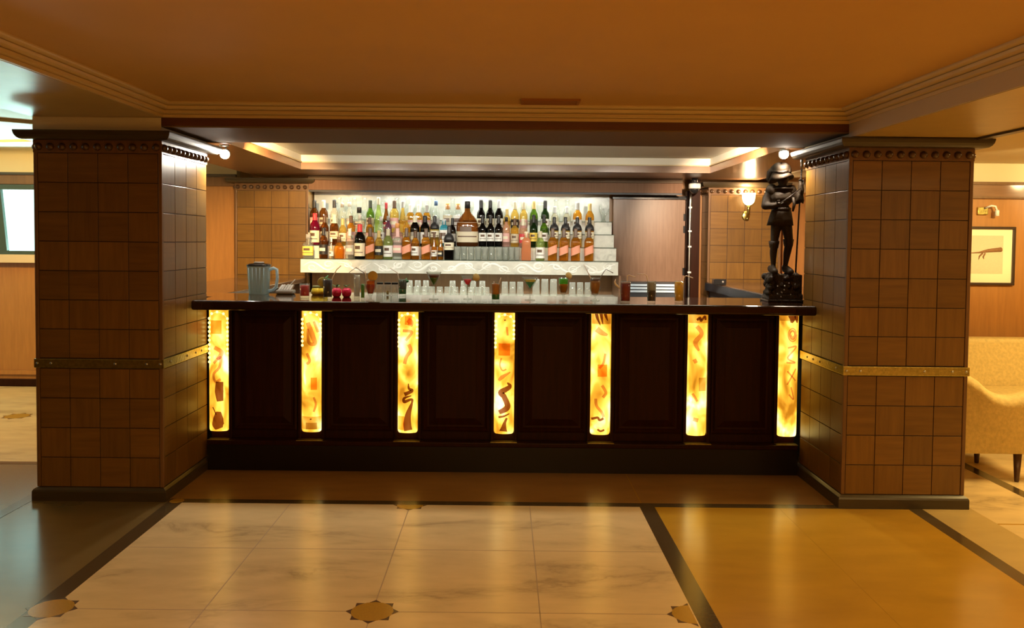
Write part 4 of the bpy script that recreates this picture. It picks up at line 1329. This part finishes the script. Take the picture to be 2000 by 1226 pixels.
t, h, r_ = drink(968, 589, 553, 17, 'high', [('liq_emerald', (.02, .42, .13), 0, .33), ('liq_toffee', (.82, .43, .07), .33, 1)], 'layered orange over green highball in front of tall glasses')
straw(t, [(0, 0, .05), (.022, 0, h), (.032, 0, h + .035)])
straw(t, [(-.004, 0, .05), (-.012, 0, h + .012)])
t, h, r_ = drink(1035, 586, 541, 33, 'martini', [('liq_teal', (.02, .72, .76), 0, .72), ('liq_goldfoam', (.85, .72, .25), .72, 1)], 'teal cocktail with golden rim in a martini glass')
t, h, r_ = drink(1100, 587, 542, 19.5, 'footed', [('liq_orangebrown', (.80, .40, .05), 0, .62), ('liq_bright', (.15, .75, .06), .62, 1)], 'footed glass with bright green layer over orange')
slice_at(t, (.034, .006, h + .012), .022, 'orange_slice', 70, R(30))
t, h, r_ = drink(1162, 587, 542, 21, 'snifter', [('liq_toffee', (.82, .43, .07), 0, .86), ('liq_cocoa', (.22, .07, .02), .86, 1)], 'orange-brown drink in a round stemmed snifter with straws')
straw(t, [(.0, 0, .06), (.038, 0, h + .01), (.068, 0, h + .055), (.115, 0, h + .03)], 'straw_dark')
straw(t, [(.0, 0, .06), (-.034, 0, h + .005), (-.075, 0, h + .085)])
t, h, r_ = drink(1221, 592, 549, 20.5, 'high', [('liq_ruby', (.50, .006, .02), 0, .93), ('liq_foam', (.75, .55, .5), .93, 1)], 'ruby red highball, first of three by the wood door')
straw(t, [(.0, 0, .05), (.010, 0, h), (.012, 0, h + .035), (.022, 0, h + .038), (.060, -.004, h + .026)])
obj('citrus_peel', MB().tube([(-.030, -.006, h - .050), (-.045, -.006, h - .035), (-.062, -.006, h - .02), (-.068, -.006, h - .005), (-.062, -.006, h + .012)], [.002, .005, .006, .005, .002], 8), 'straw', t)
t, h, r_ = drink(1272, 592, 549, 18, 'high', [('liq_cola', (.08, .035, .015), .0, .55), ('liq_cream', (.60, .54, .42), .55, 1)], 'iced brown drink with creamy top, middle of three by the door')
straw(t, [(-.004, 0, .05), (-.024, 0, h), (-.032, 0, h + .034), (-.044, 0, h + .042), (-.09, 0, h + .044)])
t, h, r_ = drink(1326, 592, 549, 19, 'high', [('liq_juice', (.98, .62, .04), 0, 1)], 'yellow-orange juice highball, last of three by the door')
straw(t, [(.004, 0, .05), (.024, 0, h), (.032, 0, h + .030), (.044, 0, h + .034), (.085, 0, h + .020)])

# fruits, jars, canisters
def fruit(px, label, rz):
    p = at(px, 580, 5.52)
    t = thing('red_fruit', label, 'fruit', (p.x, 5.52, ZK), rz)
    obj('flesh', MB().lathe([(.010, .002), (.020, 0.0), (.029, .012), (.0325, .030), (.030, .047), (.020, .058), (.008, .0555)], 18), 'fruit_red', t)
    obj('stem', MB().tube([(0, 0, .055), (.004, 0, .072)], .002, 6), 'leg_wood', t)
    for k in range(3):
        o = obj('leaf', MB().ball((.014, 0, 0), .017, 8, 5, sz=(1, .5, .12)), 'mint', t, (0, 0, .066))
        o.rotation_euler = (0, R(-18 - 10 * k), R(40 + 120 * k))
fruit(657.5, 'red round fruit with green leaves next to the purple highball', .3)
fruit(677, 'red round fruit with green leaves next to the pale pink drink', 1.2)
for px, lb in ((617, 'yellow round jar with greenish lid behind the red tumbler'), (631, 'yellow round jar half hidden behind the dark purple highball')):
    p = at(px, 577, 5.72)
    t = thing('jar', lb, 'jar', (p.x, 5.72, ZK))
    if 'jar_yellow' not in M:
        M['jar_yellow'] = plain('jar_yellow', (.95, .70, .05), .3)
        M['jar_lid'] = plain('jar_lid', (.30, .34, .16), .4)
    obj('jar_body', MB().lathe([(.024, 0), (.030, .006), (.033, .022), (.026, .042), (.021, .046)], 18), 'jar_yellow', t)
    obj('lid', MB().lathe([(.023, .0465), (.023, .060), (.020, .062)], 18), 'jar_lid', t)
for px, lb in ((742, 'clear canister with black lid next to the sunrise cocktail'), (757, 'clear canister with black lid, middle of three, holding a gold stopper'), (771, 'clear canister with black lid next to the dark green highball')):
    p = at(px, 577, 5.74)
    t = thing('canister', lb, 'canister', (p.x, 5.74, ZK))
    obj('canister_body', MB().lathe([(.023, 0), (.0245, .003), (.0245, .070), (.022, .074)], 18), 'tumbler_glass', t)
    obj('lid', MB().lathe([(.0225, .0745), (.0225, .086), (.02, .088)], 18), 'black_plastic', t)
    if '(gold' in lb or 'gold' in lb:
        obj('stopper', MB().lathe([(.008, .005), (.009, .02), (.006, .03)], 12), 'brass', t)

# blender jug, napkin box on the return counter
p = at(506, 573, 5.742)
t = thing('blender_jug', 'pale blue-grey blender jug with dark lid and handle', 'blender', (p.x, 5.742, ZK))
obj('jug', MB().lathe([(.058, 0), (.060, .004), (.070, .185), (.071, .19)], 24, sq=5), 'blender_jug', t)
obj('lid', MB().lathe([(.073, .1905), (.073, .200), (.060, .206), (.045, .208)], 24, sq=5), 'black_plastic', t)
obj('lid_knob', MB().lathe([(.036, .2085), (.034, .218), (.03, .22)], 18), 'grey_box', t)
obj('handle', MB().tube([(.068, 0, .165), (.10, 0, .178), (.122, 0, .168), (.125, 0, .11), (.118, 0, .05), (.095, 0, .028), (.062, 0, .02)], .011, 10), 'blender_jug', t)
for k in range(-2, 3):
    obj('jug_rib', MB().tube([(k * .022, -.0595, .01), (k * .0262, -.0705, .18)], .0022, 6), 'blender_jug', t)
p = at(556, 573, 5.78)
t = thing('napkin_box', 'grey napkin box with white napkins and a pen', 'napkin box', (p.x + .012, 5.76, ZK))
obj('box_body', MB().box(-.06, .06, -.045, .045, 0, .030), 'grey_box', t, bevel=.01)
nm_ = MB()
for k in range(5):
    a = -.045 + k * .018
    nm_.rings([[(a, -.03, .031), (a + .014, -.03, .031), (a + .030, -.01, .058 + .006 * (k % 3)), (a + .018, -.012, .060 + .007 * (k % 2))], [(a, .03, .031), (a + .014, .03, .031), (a + .030, .02, .058), (a + .018, .018, .064)]])
obj('napkin', nm_, 'tissue', t)
obj('pen', MB().tube([(.02, 0, .05), (.068, -.01, .100)], .003, 6), 'tissue', t)
p = at(1400, 552, 7.6)
t = thing('card_terminal', 'small black box on the return counter behind the statue', 'box', (p.x + .02, 7.6, 1.109))
obj('box_body', MB().box(-.055, .055, -.04, .04, 0, .055), 'black_plastic', t, bevel=.006)
obj('dial', MB().ball((.025, -.041, .03), .009, 10, 5, sz=(1, .4, 1)), 'grey_box', t)

# ------------------------------------------------------------------ bronze statue
STY = 5.52
p0 = at(1526, 589, STY)
st = thing('statue', 'dark bronze statue of a hatted soldier holding a tall lance on the bar', 'statue', (p0.x, STY, ZK))
K = 1 / 1107.0
def sp(cx, cy, d=0.0):
    return ((cx - 300) * K, d, (1150 - cy) * K)
def remesh(o, vox=.006, sm=6):
    r = o.modifiers.new('fuse', 'REMESH')
    r.mode = 'VOXEL'
    r.voxel_size = vox
    r.use_smooth_shade = True
    s = o.modifiers.new('soft', 'SMOOTH')
    s.iterations = sm
    s.factor = .5
f = MB()
# legs
f.capsule(sp(254, 575), .038, sp(240, 690, -.004), .028)
f.capsule(sp(240, 690, -.004), .028, sp(236, 745, -.010), .025)
f.capsule(sp(236, 745, -.008), .025, sp(235, 800, .004), .024)
f.capsule(sp(235, 800, .004), .024, sp(236, 900, 0), .015)
f.capsule(sp(236, 905, .01), .020, sp(228, 925, -.055), .017)
f.capsule(sp(321, 575), .038, sp(338, 690, -.012), .029)
f.capsule(sp(338, 690, -.012), .029, sp(343, 735, -.016), .026)
f.capsule(sp(342, 735, -.012), .026, sp(335, 800, .004), .025)
f.capsule(sp(335, 800, .004), .025, sp(322, 900, 0), .015)
f.capsule(sp(322, 905, .01), .020, sp(338, 928, -.055), .017)
# trunk
f.capsule(sp(266, 560), .052, sp(310, 560), .052)
f.capsule(sp(272, 490), .046, sp(300, 490), .046)
f.capsule(sp(252, 405, -.006), .056, sp(305, 400, -.006), .056)
f.capsule(sp(238, 352, 0), .036, sp(325, 350, 0), .036)
f.capsule(sp(284, 345), .026, sp(288, 300, -.004), .023)
# arm with the blade, bent at the elbow
f.capsule(sp(216, 350), .036, sp(182, 405, .004), .031)
f.capsule(sp(182, 405, .004), .031, sp(163, 460, -.012), .026)
f.capsule(sp(163, 460, -.012), .026, sp(205, 462, -.055), .021)
f.capsule(sp(205, 462, -.055), .021, sp(232, 452, -.068), .016)
# arm raised to the lance
f.capsule(sp(342, 352), .036, sp(375, 392, -.006), .031)
f.capsule(sp(375, 392, -.006), .031, sp(402, 402, -.012), .029)
f.capsule(sp(402, 402, -.012), .028, sp(414, 345, -.026), .022)
f.capsule(sp(414, 345, -.026), .021, sp(412, 305, -.030), .016)
# palms
f.ball(sp(240, 449, -.072), .017, 10, 6, sz=(1.1, .8, .9))
f.ball(sp(410, 288, -.026), .017, 10, 6, sz=(.8, .9, 1.2))
# head: skull, jaw, nose, brow, beard, ears
f.ball(sp(289, 262, -.006), .044, 14, 10, sz=(.86, 1, 1.08))
f.capsule(sp(289, 285, -.030), .022, sp(289, 300, -.032), .015)
f.capsule(sp(289, 262, -.048), .006, sp(289, 275, -.058), .008)
f.capsule(sp(270, 256, -.044), .006, sp(308, 256, -.044), .006)
f.ball(sp(247, 268, -.004), .010, 8, 5)
f.ball(sp(331, 268, -.004), .010, 8, 5)
f.capsule(sp(276, 286, -.050), .005, sp(302, 286, -.050), .005)
fig = obj('figure', f, 'bronze', st)
remesh(fig, .0055, 4)
# fingers
def fingers(name, c, axis, rr):
    mb = MB()
    c = Vector(c)
    for k in range(4):
        o = c + Vector(axis) * (.0085 * (k - 1.5))
        pts = []
        for i in range(7):
            a = R(-40 + 230 * i / 6)
            pts.append(o + Vector((math.cos(a) * rr[k], math.sin(a) * rr[k] - .002, 0)))
        mb.tube(pts, [.0048, .0048, .0046, .0044, .0042, .0038, .0028], 8)
    pts = [c + Vector((-.002, .016, .0)), c + Vector((-.014, .006, .012)), c + Vector((-.013, -.008, .018)), c + Vector((-.004, -.014, .020))]
    mb.tube(pts, [.006, .0055, .005, .0035], 8)
    return obj(name, mb, 'bronze', fig)
fingers('fingers', (sp(416, 288)[0], -.030, sp(416, 288)[2]), (0, 0, 1), [.012, .0125, .012, .011])
fingers('fingers', (sp(244, 446)[0], -.075, sp(244, 446)[2]), (.9, 0, .45), [.011, .012, .0115, .0105])
# doublet skirt, belt, collar
dk = MB()
def oval(cx, cy, rx, ry, n=28, wob=0.0, d=0.0):
    c = sp(cx, cy, d)
    return [(c[0] + rx * (1 + wob * math.sin(7 * t)) * math.cos(t), c[1] + ry * (1 + wob * math.sin(7 * t)) * math.sin(t), c[2]) for t in [2 * math.pi * j / n for j in range(n)]]
dk.rings([oval(285, 478, .058, .052), oval(284, 510, .068, .060), oval(283, 550, .076, .066, wob=.03), oval(282, 600, .083, .072, wob=.07), oval(282, 598, .074, .064, wob=.07), oval(284, 545, .062, .054)], True, True, True)
obj('doublet_skirt', dk, 'bronze', st)
obj('belt', MB().rings([oval(285, 472, .058, .053), oval(285, 474, .063, .058), oval(285, 490, .064, .059), oval(285, 493, .059, .054)], True, True, True), 'bronze_dark', st)
cl = MB()
cl.rings([oval(286, 322, .040, .036, wob=.06), oval(286, 330, .066, .056, wob=.08), oval(286, 338, .070, .060, wob=.08), oval(286, 330, .036, .032)], True, True, True)
obj('ruff_collar', cl, 'bronze', st)
sh = MB()
sh.ball(sp(212, 352, .0), .043, 12, 8, sz=(.95, .95, 1.1))
obj('puff_sleeve', sh, 'bronze', st)
sh = MB()
sh.ball(sp(348, 356, .0), .043, 12, 8, sz=(.95, .95, 1.1))
obj('puff_sleeve', sh, 'bronze', st)
sl = MB()
c0 = sp(404, 398, -.012)
sl.rings([[(c0[0] + rx * math.cos(t), c0[1] + ry * math.sin(t), c0[2] + dz + .006 * math.sin(3 * t)) for t in [2 * math.pi * j / 16 for j in range(16)]] for rx, ry, dz in ((.020, .022, .045), (.030, .03, .02), (.036, .034, -.015), (.03, .028, -.036), (.02, .02, -.028))], True, True, True)
obj('sleeve_cuff', sl, 'bronze', st)
for cx, cy in ((238, 735), (342, 722)):
    obj('boot_cuff', MB().rings([oval(cx, cy + 30, .0265, .027, 16), oval(cx, cy + 8, .031, .031, 16, .05), oval(cx, cy - 22, .035, .035, 16, .05), oval(cx, cy - 20, .030, .030, 16, .05), oval(cx, cy + 10, .024, .024, 16)], True, True, True), 'bronze', st)
for cx, cy, s in ((230, 925, -1), (335, 926, 1)):
    b_ = MB()
    b_.capsule(sp(cx, cy - 10, .02), .026, sp(cx + 5 * s, cy + 8, -.06), .022)
    obj('boot', b_, 'bronze', st)
# hat with wide brim and plume
ht = MB()
hc = sp(284, 238, .0)
def brim(rx, ry, dz, droop, k=0):
    out_ = []
    for j in range(32):
        t_ = 2 * math.pi * j / 32
        dr = droop * (.5 + .5 * math.cos(t_ - 2.5)) + .006 * math.sin(3 * t_ + 1)
        out_.append((hc[0] + rx * math.cos(t_) - .004, hc[1] + ry * math.sin(t_), hc[2] + dz - dr))
    return out_
ht.rings([brim(.040, .042, -.010, .0), brim(.060, .058, -.016, .016), brim(.076, .070, -.014, .034), brim(.080, .074, -.006, .034), brim(.070, .064, .004, .016), brim(.058, .056, .014, .0), brim(.062, .058, .036, 0), brim(.056, .052, .058, -.004), brim(.036, .034, .074, -.004), brim(.010, .010, .078, -.004)], True, True, True)
obj('hat', ht, 'bronze', st)
obj('hat_band', MB().rings([brim(.059, .057, .012, .0), brim(.0625, .0605, .016, .0), brim(.0645, .0605, .026, .0), brim(.061, .058, .030, .0)], True, True, True), 'bronze_dark', st)
pl = MB()
pl.tube([sp(322, 222, -.05), sp(318, 190, -.025), sp(292, 172, .01), sp(250, 180, .04), sp(218, 215, .055), sp(206, 262, .055), sp(214, 292, .05)], [.010, .020, .024, .026, .024, .016, .005], 10)
po = obj('plume', pl, 'bronze', st)
# lance, blade, scabbard
ln = obj('lance', MB().tube([sp(388, 950, -.028), sp(400, 600, -.028), sp(411, 290, -.028), sp(415, 190, -.028)], .0055, 10), 'bronze_dark', st)
obj('lance_head', MB().lathe([(.006, 0), (.010, .012), (.006, .022), (.010, .035), (.008, .06), (.002, .085)], 10, sp(415.2, 188, -.028), sy=.6), 'steel', ln)
obj('blade', MB().tube([sp(236, 452, -.082), sp(320, 396, -.066), sp(404, 332, -.050)], [.006, .005, .003], 8), 'bronze_dark', st)
obj('scabbard', MB().tube([sp(345, 400, -.064), sp(352, 450, -.07), sp(340, 500, -.075)], [.010, .011, .007], 8), 'bronze', st)
# rocky base
bs = MB()
def blob(n, xr, yr, zr, r):
    for _ in range(n):
        bs.ball((random.uniform(*xr), random.uniform(*yr), random.uniform(*zr)), random.uniform(*r), 8, 6)
bs.box(-.105, .118, -.075, .08, .0, .035)
bs.box(-.075, .112, -.068, .07, .03, .165)
blob(26, (-.105, -.06), (-.06, .06), (.025, .15), (.018, .030))
blob(18, (.085, .112), (-.06, .06), (.025, .155), (.014, .022))
blob(16, (-.07, .1), (-.07, -.05), (.02, .15), (.012, .020))
blob(10, (-.09, -.05), (-.05, .05), (.13, .165), (.018, .026))
blob(8, (.0, .09), (-.05, .05), (.150, .165), (.015, .022))
bo = obj('rock_base', bs, 'bronze_dark', st)
remesh(bo, .006, 1)
bo.location = (0, 0, .012)
for k in range(9):
    obj('stud', MB().ball((0, 0, 0), .0042, 8, 5), 'steel', st, (random.uniform(-.06, .1), -.0935 + .0, random.uniform(.03, .13)))  # steel dots stand in for the sparkle of the carved base
obj('base_plate', MB().box(-.115, .125, -.09, .09, 0, .014), 'bronze_dark', st, bevel=.004)

# ------------------------------------------------------------------ sofa, picture, picture lamp
ac = thing('armchair', 'cream and gold armchair with sweeping rolled arm beside the tiled pillar', 'armchair', (3.05, 5.48, 0))
def la(x, y, z):
    return (x - 3.05, y - 5.48, z)
AX = [2.70, 2.78, 2.88, 2.965, 3.02, 3.085, 3.145, 3.22, 3.30, 3.39, 3.46]
AZ_FAR = [.800, .700, .560, .480, .455, .455, .455, .455, .455, .455, .45]
AZ = [.800, .760, .700, .647, .598, .566, .556, .566, .585, .590, .575]
def chair_arm(y0, y1, s, AZ):
    mb = MB()
    loops = []
    yi, yo = (y1, y0) if s < 0 else (y0, y1)      # inner, outer face
    for k in range(41):
        t = k / 40 * (len(AX) - 1)
        i = min(int(t), len(AX) - 2)
        f_ = t - i
        f2 = f_
        x = AX[i] + (AX[i + 1] - AX[i]) * f_
        p0, p1, p2, p3 = AZ[max(i - 1, 0)], AZ[i], AZ[i + 1], AZ[min(i + 2, len(AZ) - 1)]
        z = .5 * (2 * p1 + (p2 - p0) * f2 + (2 * p0 - 5 * p1 + 4 * p2 - p3) * f2 ** 2 + (3 * p1 - p0 - 3 * p2 + p3) * f2 ** 3)
        c = Vector(((yo + yi) / 2, z - .045))
        l = [la(x, yi, .19), la(x, yi, z - .09)]
        o_ = yo - s * .012
        for a_ in range(0, 9):
            an = math.pi * a_ / 8
            l.append(la(x, c.x - s * .062 * math.cos(an) + s * .012, c.y + .045 * math.sin(an)))
        l += [la(x, yo + s * .028, z - .075), la(x, o_, z - .095), la(x, yo - s * .0, .19)]
        loops.append(l)
    mb.rings(loops, True, True, True)
    return mb
obj('arm', chair_arm(5.20, 5.30, -1, AZ), 'sofa_fabric', ac)
obj('arm', chair_arm(5.66, 5.76, 1, AZ_FAR), 'sofa_fabric', ac)
obj('seat', MB().box(2.82 - 3.05, 3.44 - 3.05, 5.315 - 5.48, 5.645 - 5.48, .301, .44), 'sofa_fabric', ac, bevel=.03, seg=4)
obj('seat_frame', MB().box(2.82 - 3.05, 3.42 - 3.05, 5.31 - 5.48, 5.65 - 5.48, .19, .30), 'sofa_fabric', ac, bevel=.01)
obj('back', MB().box(2.68 - 3.05, 2.815 - 3.05, 5.31 - 5.48, 5.65 - 5.48, .19, .86), 'sofa_fabric', ac, bevel=.045, seg=4)
for x in (2.76, 3.25):
    for y in (5.25, 5.70):
        obj('leg', MB().lathe([(.012, 0), (.015, .01), (.026, .1895)], 12, la(x, y, 0)), 'leg_wood', ac)
so_ = thing('sofa', 'cream and gold sofa with tall flat-topped back behind the armchair, below the picture', 'sofa', (3.75, 6.18, 0))
def lb(x0, x1, y0, y1, z0, z1):
    return MB().box(x0 - 3.75, x1 - 3.75, y0 - 6.18, y1 - 6.18, z0, z1)
obj('back', lb(2.95, 4.55, 6.34, 6.50, .13, .785), 'sofa_fabric', so_, bevel=.03, seg=4)
obj('seat', lb(3.07, 4.43, 5.88, 6.335, .29, .43), 'sofa_fabric', so_, bevel=.03, seg=4)
obj('seat_frame', lb(3.07, 4.43, 5.90, 6.335, .13, .289), 'sofa_fabric', so_, bevel=.01)
obj('arm', lb(2.95, 3.065, 5.88, 6.335, .13, .60), 'sofa_fabric', so_, bevel=.04, seg=4)
obj('arm', lb(4.435, 4.55, 5.88, 6.335, .13, .60), 'sofa_fabric', so_, bevel=.04, seg=4)
for x in (3.0, 4.5):
    for y in (5.94, 6.44):
        obj('leg', MB().lathe([(.012, 0), (.022, .1295)], 12, (x - 3.75, y - 6.18, 0)), 'leg_wood', so_)
a, b = at(1981, 443, SWY), at(1981, 557, SWY)
W_ = .46
pc = thing('framed_picture', 'dark framed sepia print in a cream mount on the orange wall', 'picture', (a.x - W_ / 2, SWY - .001, b.z))
H_ = a.z - b.z
fm = MB()
fw = .020
fm.box(-W_ / 2, W_ / 2, -.028, -.001, 0, fw).box(-W_ / 2, W_ / 2, -.028, -.001, H_ - fw, H_).box(-W_ / 2, -W_ / 2 + fw, -.028, -.001, fw, H_ - fw).box(W_ / 2 - fw, W_ / 2, -.028, -.001, fw, H_ - fw)
obj('picture_frame', fm, 'frame_wood', pc, bevel=.003)
obj('mount_board', MB().box(-W_ / 2 + fw, W_ / 2 - fw, -.012, -.001, fw, H_ - fw), 'mount', pc)
obj('print', MB().box(-W_ / 2 + .06, W_ / 2 - .09, -.0135, -.0122, .09, H_ - .07), 'print_paper', pc)
br = MB()
br.tube([(-.13, -.0145, .25), (-.05, -.0145, .255), (.02, -.0145, .27), (.125, -.0145, .28)], [.002, .006, .013, .018], 6)
br.tube([(-.02, -.0145, .25), (-.045, -.0145, .225), (-.05, -.0145, .20)], [.007, .006, .002], 6)
br.tube([(.0, -.0145, .25), (-.015, -.0145, .22), (-.01, -.0145, .205)], [.006, .006, .002], 6)
bo_ = obj('sepia_sketch', br, 'sepia', pc)
p = at(1920, 412, SWY)
pl_ = thing('picture_lamp', 'small white picture lamp mounted over the framed print', 'picture lamp', (p.x, SWY - .001, p.z))
obj('lamp_plate', MB().box(-.05, .03, -.02, 0, -.03, .03), 'brass', pl_, bevel=.004)
obj('lamp_arm', MB().tube([(0, -.02, .02), (.03, -.06, .04), (.06, -.06, .035), (.075, -.06, .0)], .008, 8), 'white_plastic', pl_)
obj('lamp_head', MB().lathe([(.016, -.04), (.016, .0), (.010, .008)], 12, (.075, -.06, 0)), 'white_plastic', pl_)

# ------------------------------------------------------------------ lights
def area(name, loc, rot, size, power, col, sizey=None):
    l = bpy.data.lights.new(name, 'AREA')
    l.energy = power
    l.color = col
    l.size = size
    if sizey:
        l.shape = 'RECTANGLE'
        l.size_y = sizey
    o = bpy.data.objects.new(name, l)
    o.location = loc
    o.rotation_euler = rot
    C.objects.link(o)
    return o
def point(name, loc, power, col, r=.03):
    l = bpy.data.lights.new(name, 'POINT')
    l.energy = power
    l.color = col
    l.shadow_soft_size = r
    o = bpy.data.objects.new(name, l)
    o.location = loc
    C.objects.link(o)
    return o

WARM = (1.0, .59, .18)
area('room_ceiling_light', (.25, .6, ZC - .02), (0, 0, 0), 1.6, 66, WARM)
area('room_ceiling_light', (.5, -2.2, ZC - .02), (0, 0, 0), 1.8, 58, WARM)
point('room_fill', (3.4, -2.4, 1.75), 24, WARM, .12)  # unseen fill lamp added behind the camera, fixed to no wall
area('sofa_bay_light', (4.2, 4.6, 2.12), (0, 0, 0), 1.2, 84, (1.0, .70, .25))
area('sofa_bay_light', (3.9, .5, 2.12), (0, 0, 0), 1.2, 46, (1.0, .68, .24))
area('window_bay_light', (-4.2, 6.3, 2.32), (0, 0, 0), .8, 34, (1.0, .62, .20))
# daylight lamp added outside the window, tilted up to brighten the bay's ceiling
area('daylight', ((WX0 + WX1) / 2, 9.3, .95), (R(-118), 0, 0), 2.4, 340, (.66, 1.0, .93), .9)
area('daylight', (-7.7, 4.5, 1.5), (0, R(-90), 0), 1.6, 14, (.62, 1.0, .94), 1.2)  # added teal fill inside the bay; this side wall has no window
# back bar tubes and the under-shelf tube
COOL = (.97, 1.0, .88)
area('shelf_tube', ((SX0 + SX1) / 2 - .1, 8.225, 1.995), (R(-14), 0, 0), 2.7, 20, COOL, .05)
area('under_shelf_tube', ((SX0 + SX1) / 2, 7.90, 1.168), (R(8), 0, 0), 2.6, 3.5, COOL, .04)
# unseen fill spots added over the bartender's aisle to brighten shelves and tiled pillars
def spot(name, loc, target, power, col, angle, blend=.5, r=.04):
    l = bpy.data.lights.new(name, 'SPOT')
    l.energy = power
    l.color = col
    l.spot_size = R(angle)
    l.spot_blend = blend
    l.shadow_soft_size = r
    o = bpy.data.objects.new(name, l)
    o.location = loc
    o.rotation_euler = (Vector(target) - Vector(loc)).to_track_quat('-Z', 'Y').to_euler()
    C.objects.link(o)
    return o
for x in (-1.15, -.4, .35, 1.1):
    spot('aisle_fill', (x, 5.62, 2.13), (x, 7.9, 1.28), 82, (1.0, .96, .82), 46, .6, .07)
spot('aisle_fill', (-1.6, 5.62, 2.14), (-2.35, 8.2, 1.45), 440, (1.0, .64, .28), 50, .6, .07)
spot('aisle_fill', (1.6, 5.62, 2.14), (2.35, 8.2, 1.45), 520, (1.0, .74, .50), 50, .6, .07)
spot('sofa_wall_fill', (3.7, 4.95, 2.09), (3.8, 6.6, 2.07), 130, (1.0, .78, .36), 70, .6, .05)  # unseen spots added to brighten the top band of the sofa wall
spot('sofa_wall_fill', (5.0, 4.95, 2.09), (5.0, 6.6, 2.07), 130, (1.0, .78, .36), 70, .6, .05)
spot('window_wall_fill', (-4.3, 6.6, 2.31), (-5.0, 8.3, 1.5), 150, (1.0, .62, .20), 95, .6, .06)  # unseen spot added to brighten the wood around the window
for x in (-1.5, -.75, 0.0, .75, 1.5):
    spot('counter_fill', (x, 5.60, 2.13), (x, 5.50, 1.1), 20, (1.0, .93, .78), 84, .7, .05)  # unseen spots added above the counter to brighten the drinks
area('tray_fill', (0, 5.47, 2.165), (R(98), 0, 0), 3.2, 24, (1.0, .95, .80), .05)  # hidden strip lamp added behind the beam to brighten the tray
# the two visible spotlights
spot('spot_beam', (s1.x, s1.y - .05, s1.z - .012), (-1.95, 4.85, 1.35), 40, (1, .92, .78), 128, .7, .03)
spot('spot_beam', (s2.x, s2.y - .05, s2.z - .012), (1.80, 5.20, 1.2), 26, (1, .84, .62), 128, .7, .03)
pt = at(1459, 360, 8.17)
point('wall_lamp_bulb', (pt.x, 8.07, 1.985), 13.0, (1, .70, .40), .03)

w = bpy.data.worlds.new('world')
SC.world = w
w.use_nodes = True
bg = w.node_tree.nodes['Background']
bg.inputs[0].default_value = (.60, 1, .95, 1)
bg.inputs[1].default_value = 2.6

# ------------------------------------------------------------------ view
SC.view_settings.view_transform = 'Standard'
SC.view_settings.look = 'None'
SC.view_settings.exposure = 0.0
SC.view_settings.gamma = 1.0
SC.view_settings.use_curve_mapping = False
cy = SC.cycles
cy.use_denoising = True
cy.max_bounces = 10
cy.diffuse_bounces = 5
cy.glossy_bounces = 4
cy.transmission_bounces = 6
cy.transparent_max_bounces = 40
cy.caustics_reflective = False
cy.caustics_refractive = False
cy.sample_clamp_indirect = 6.0
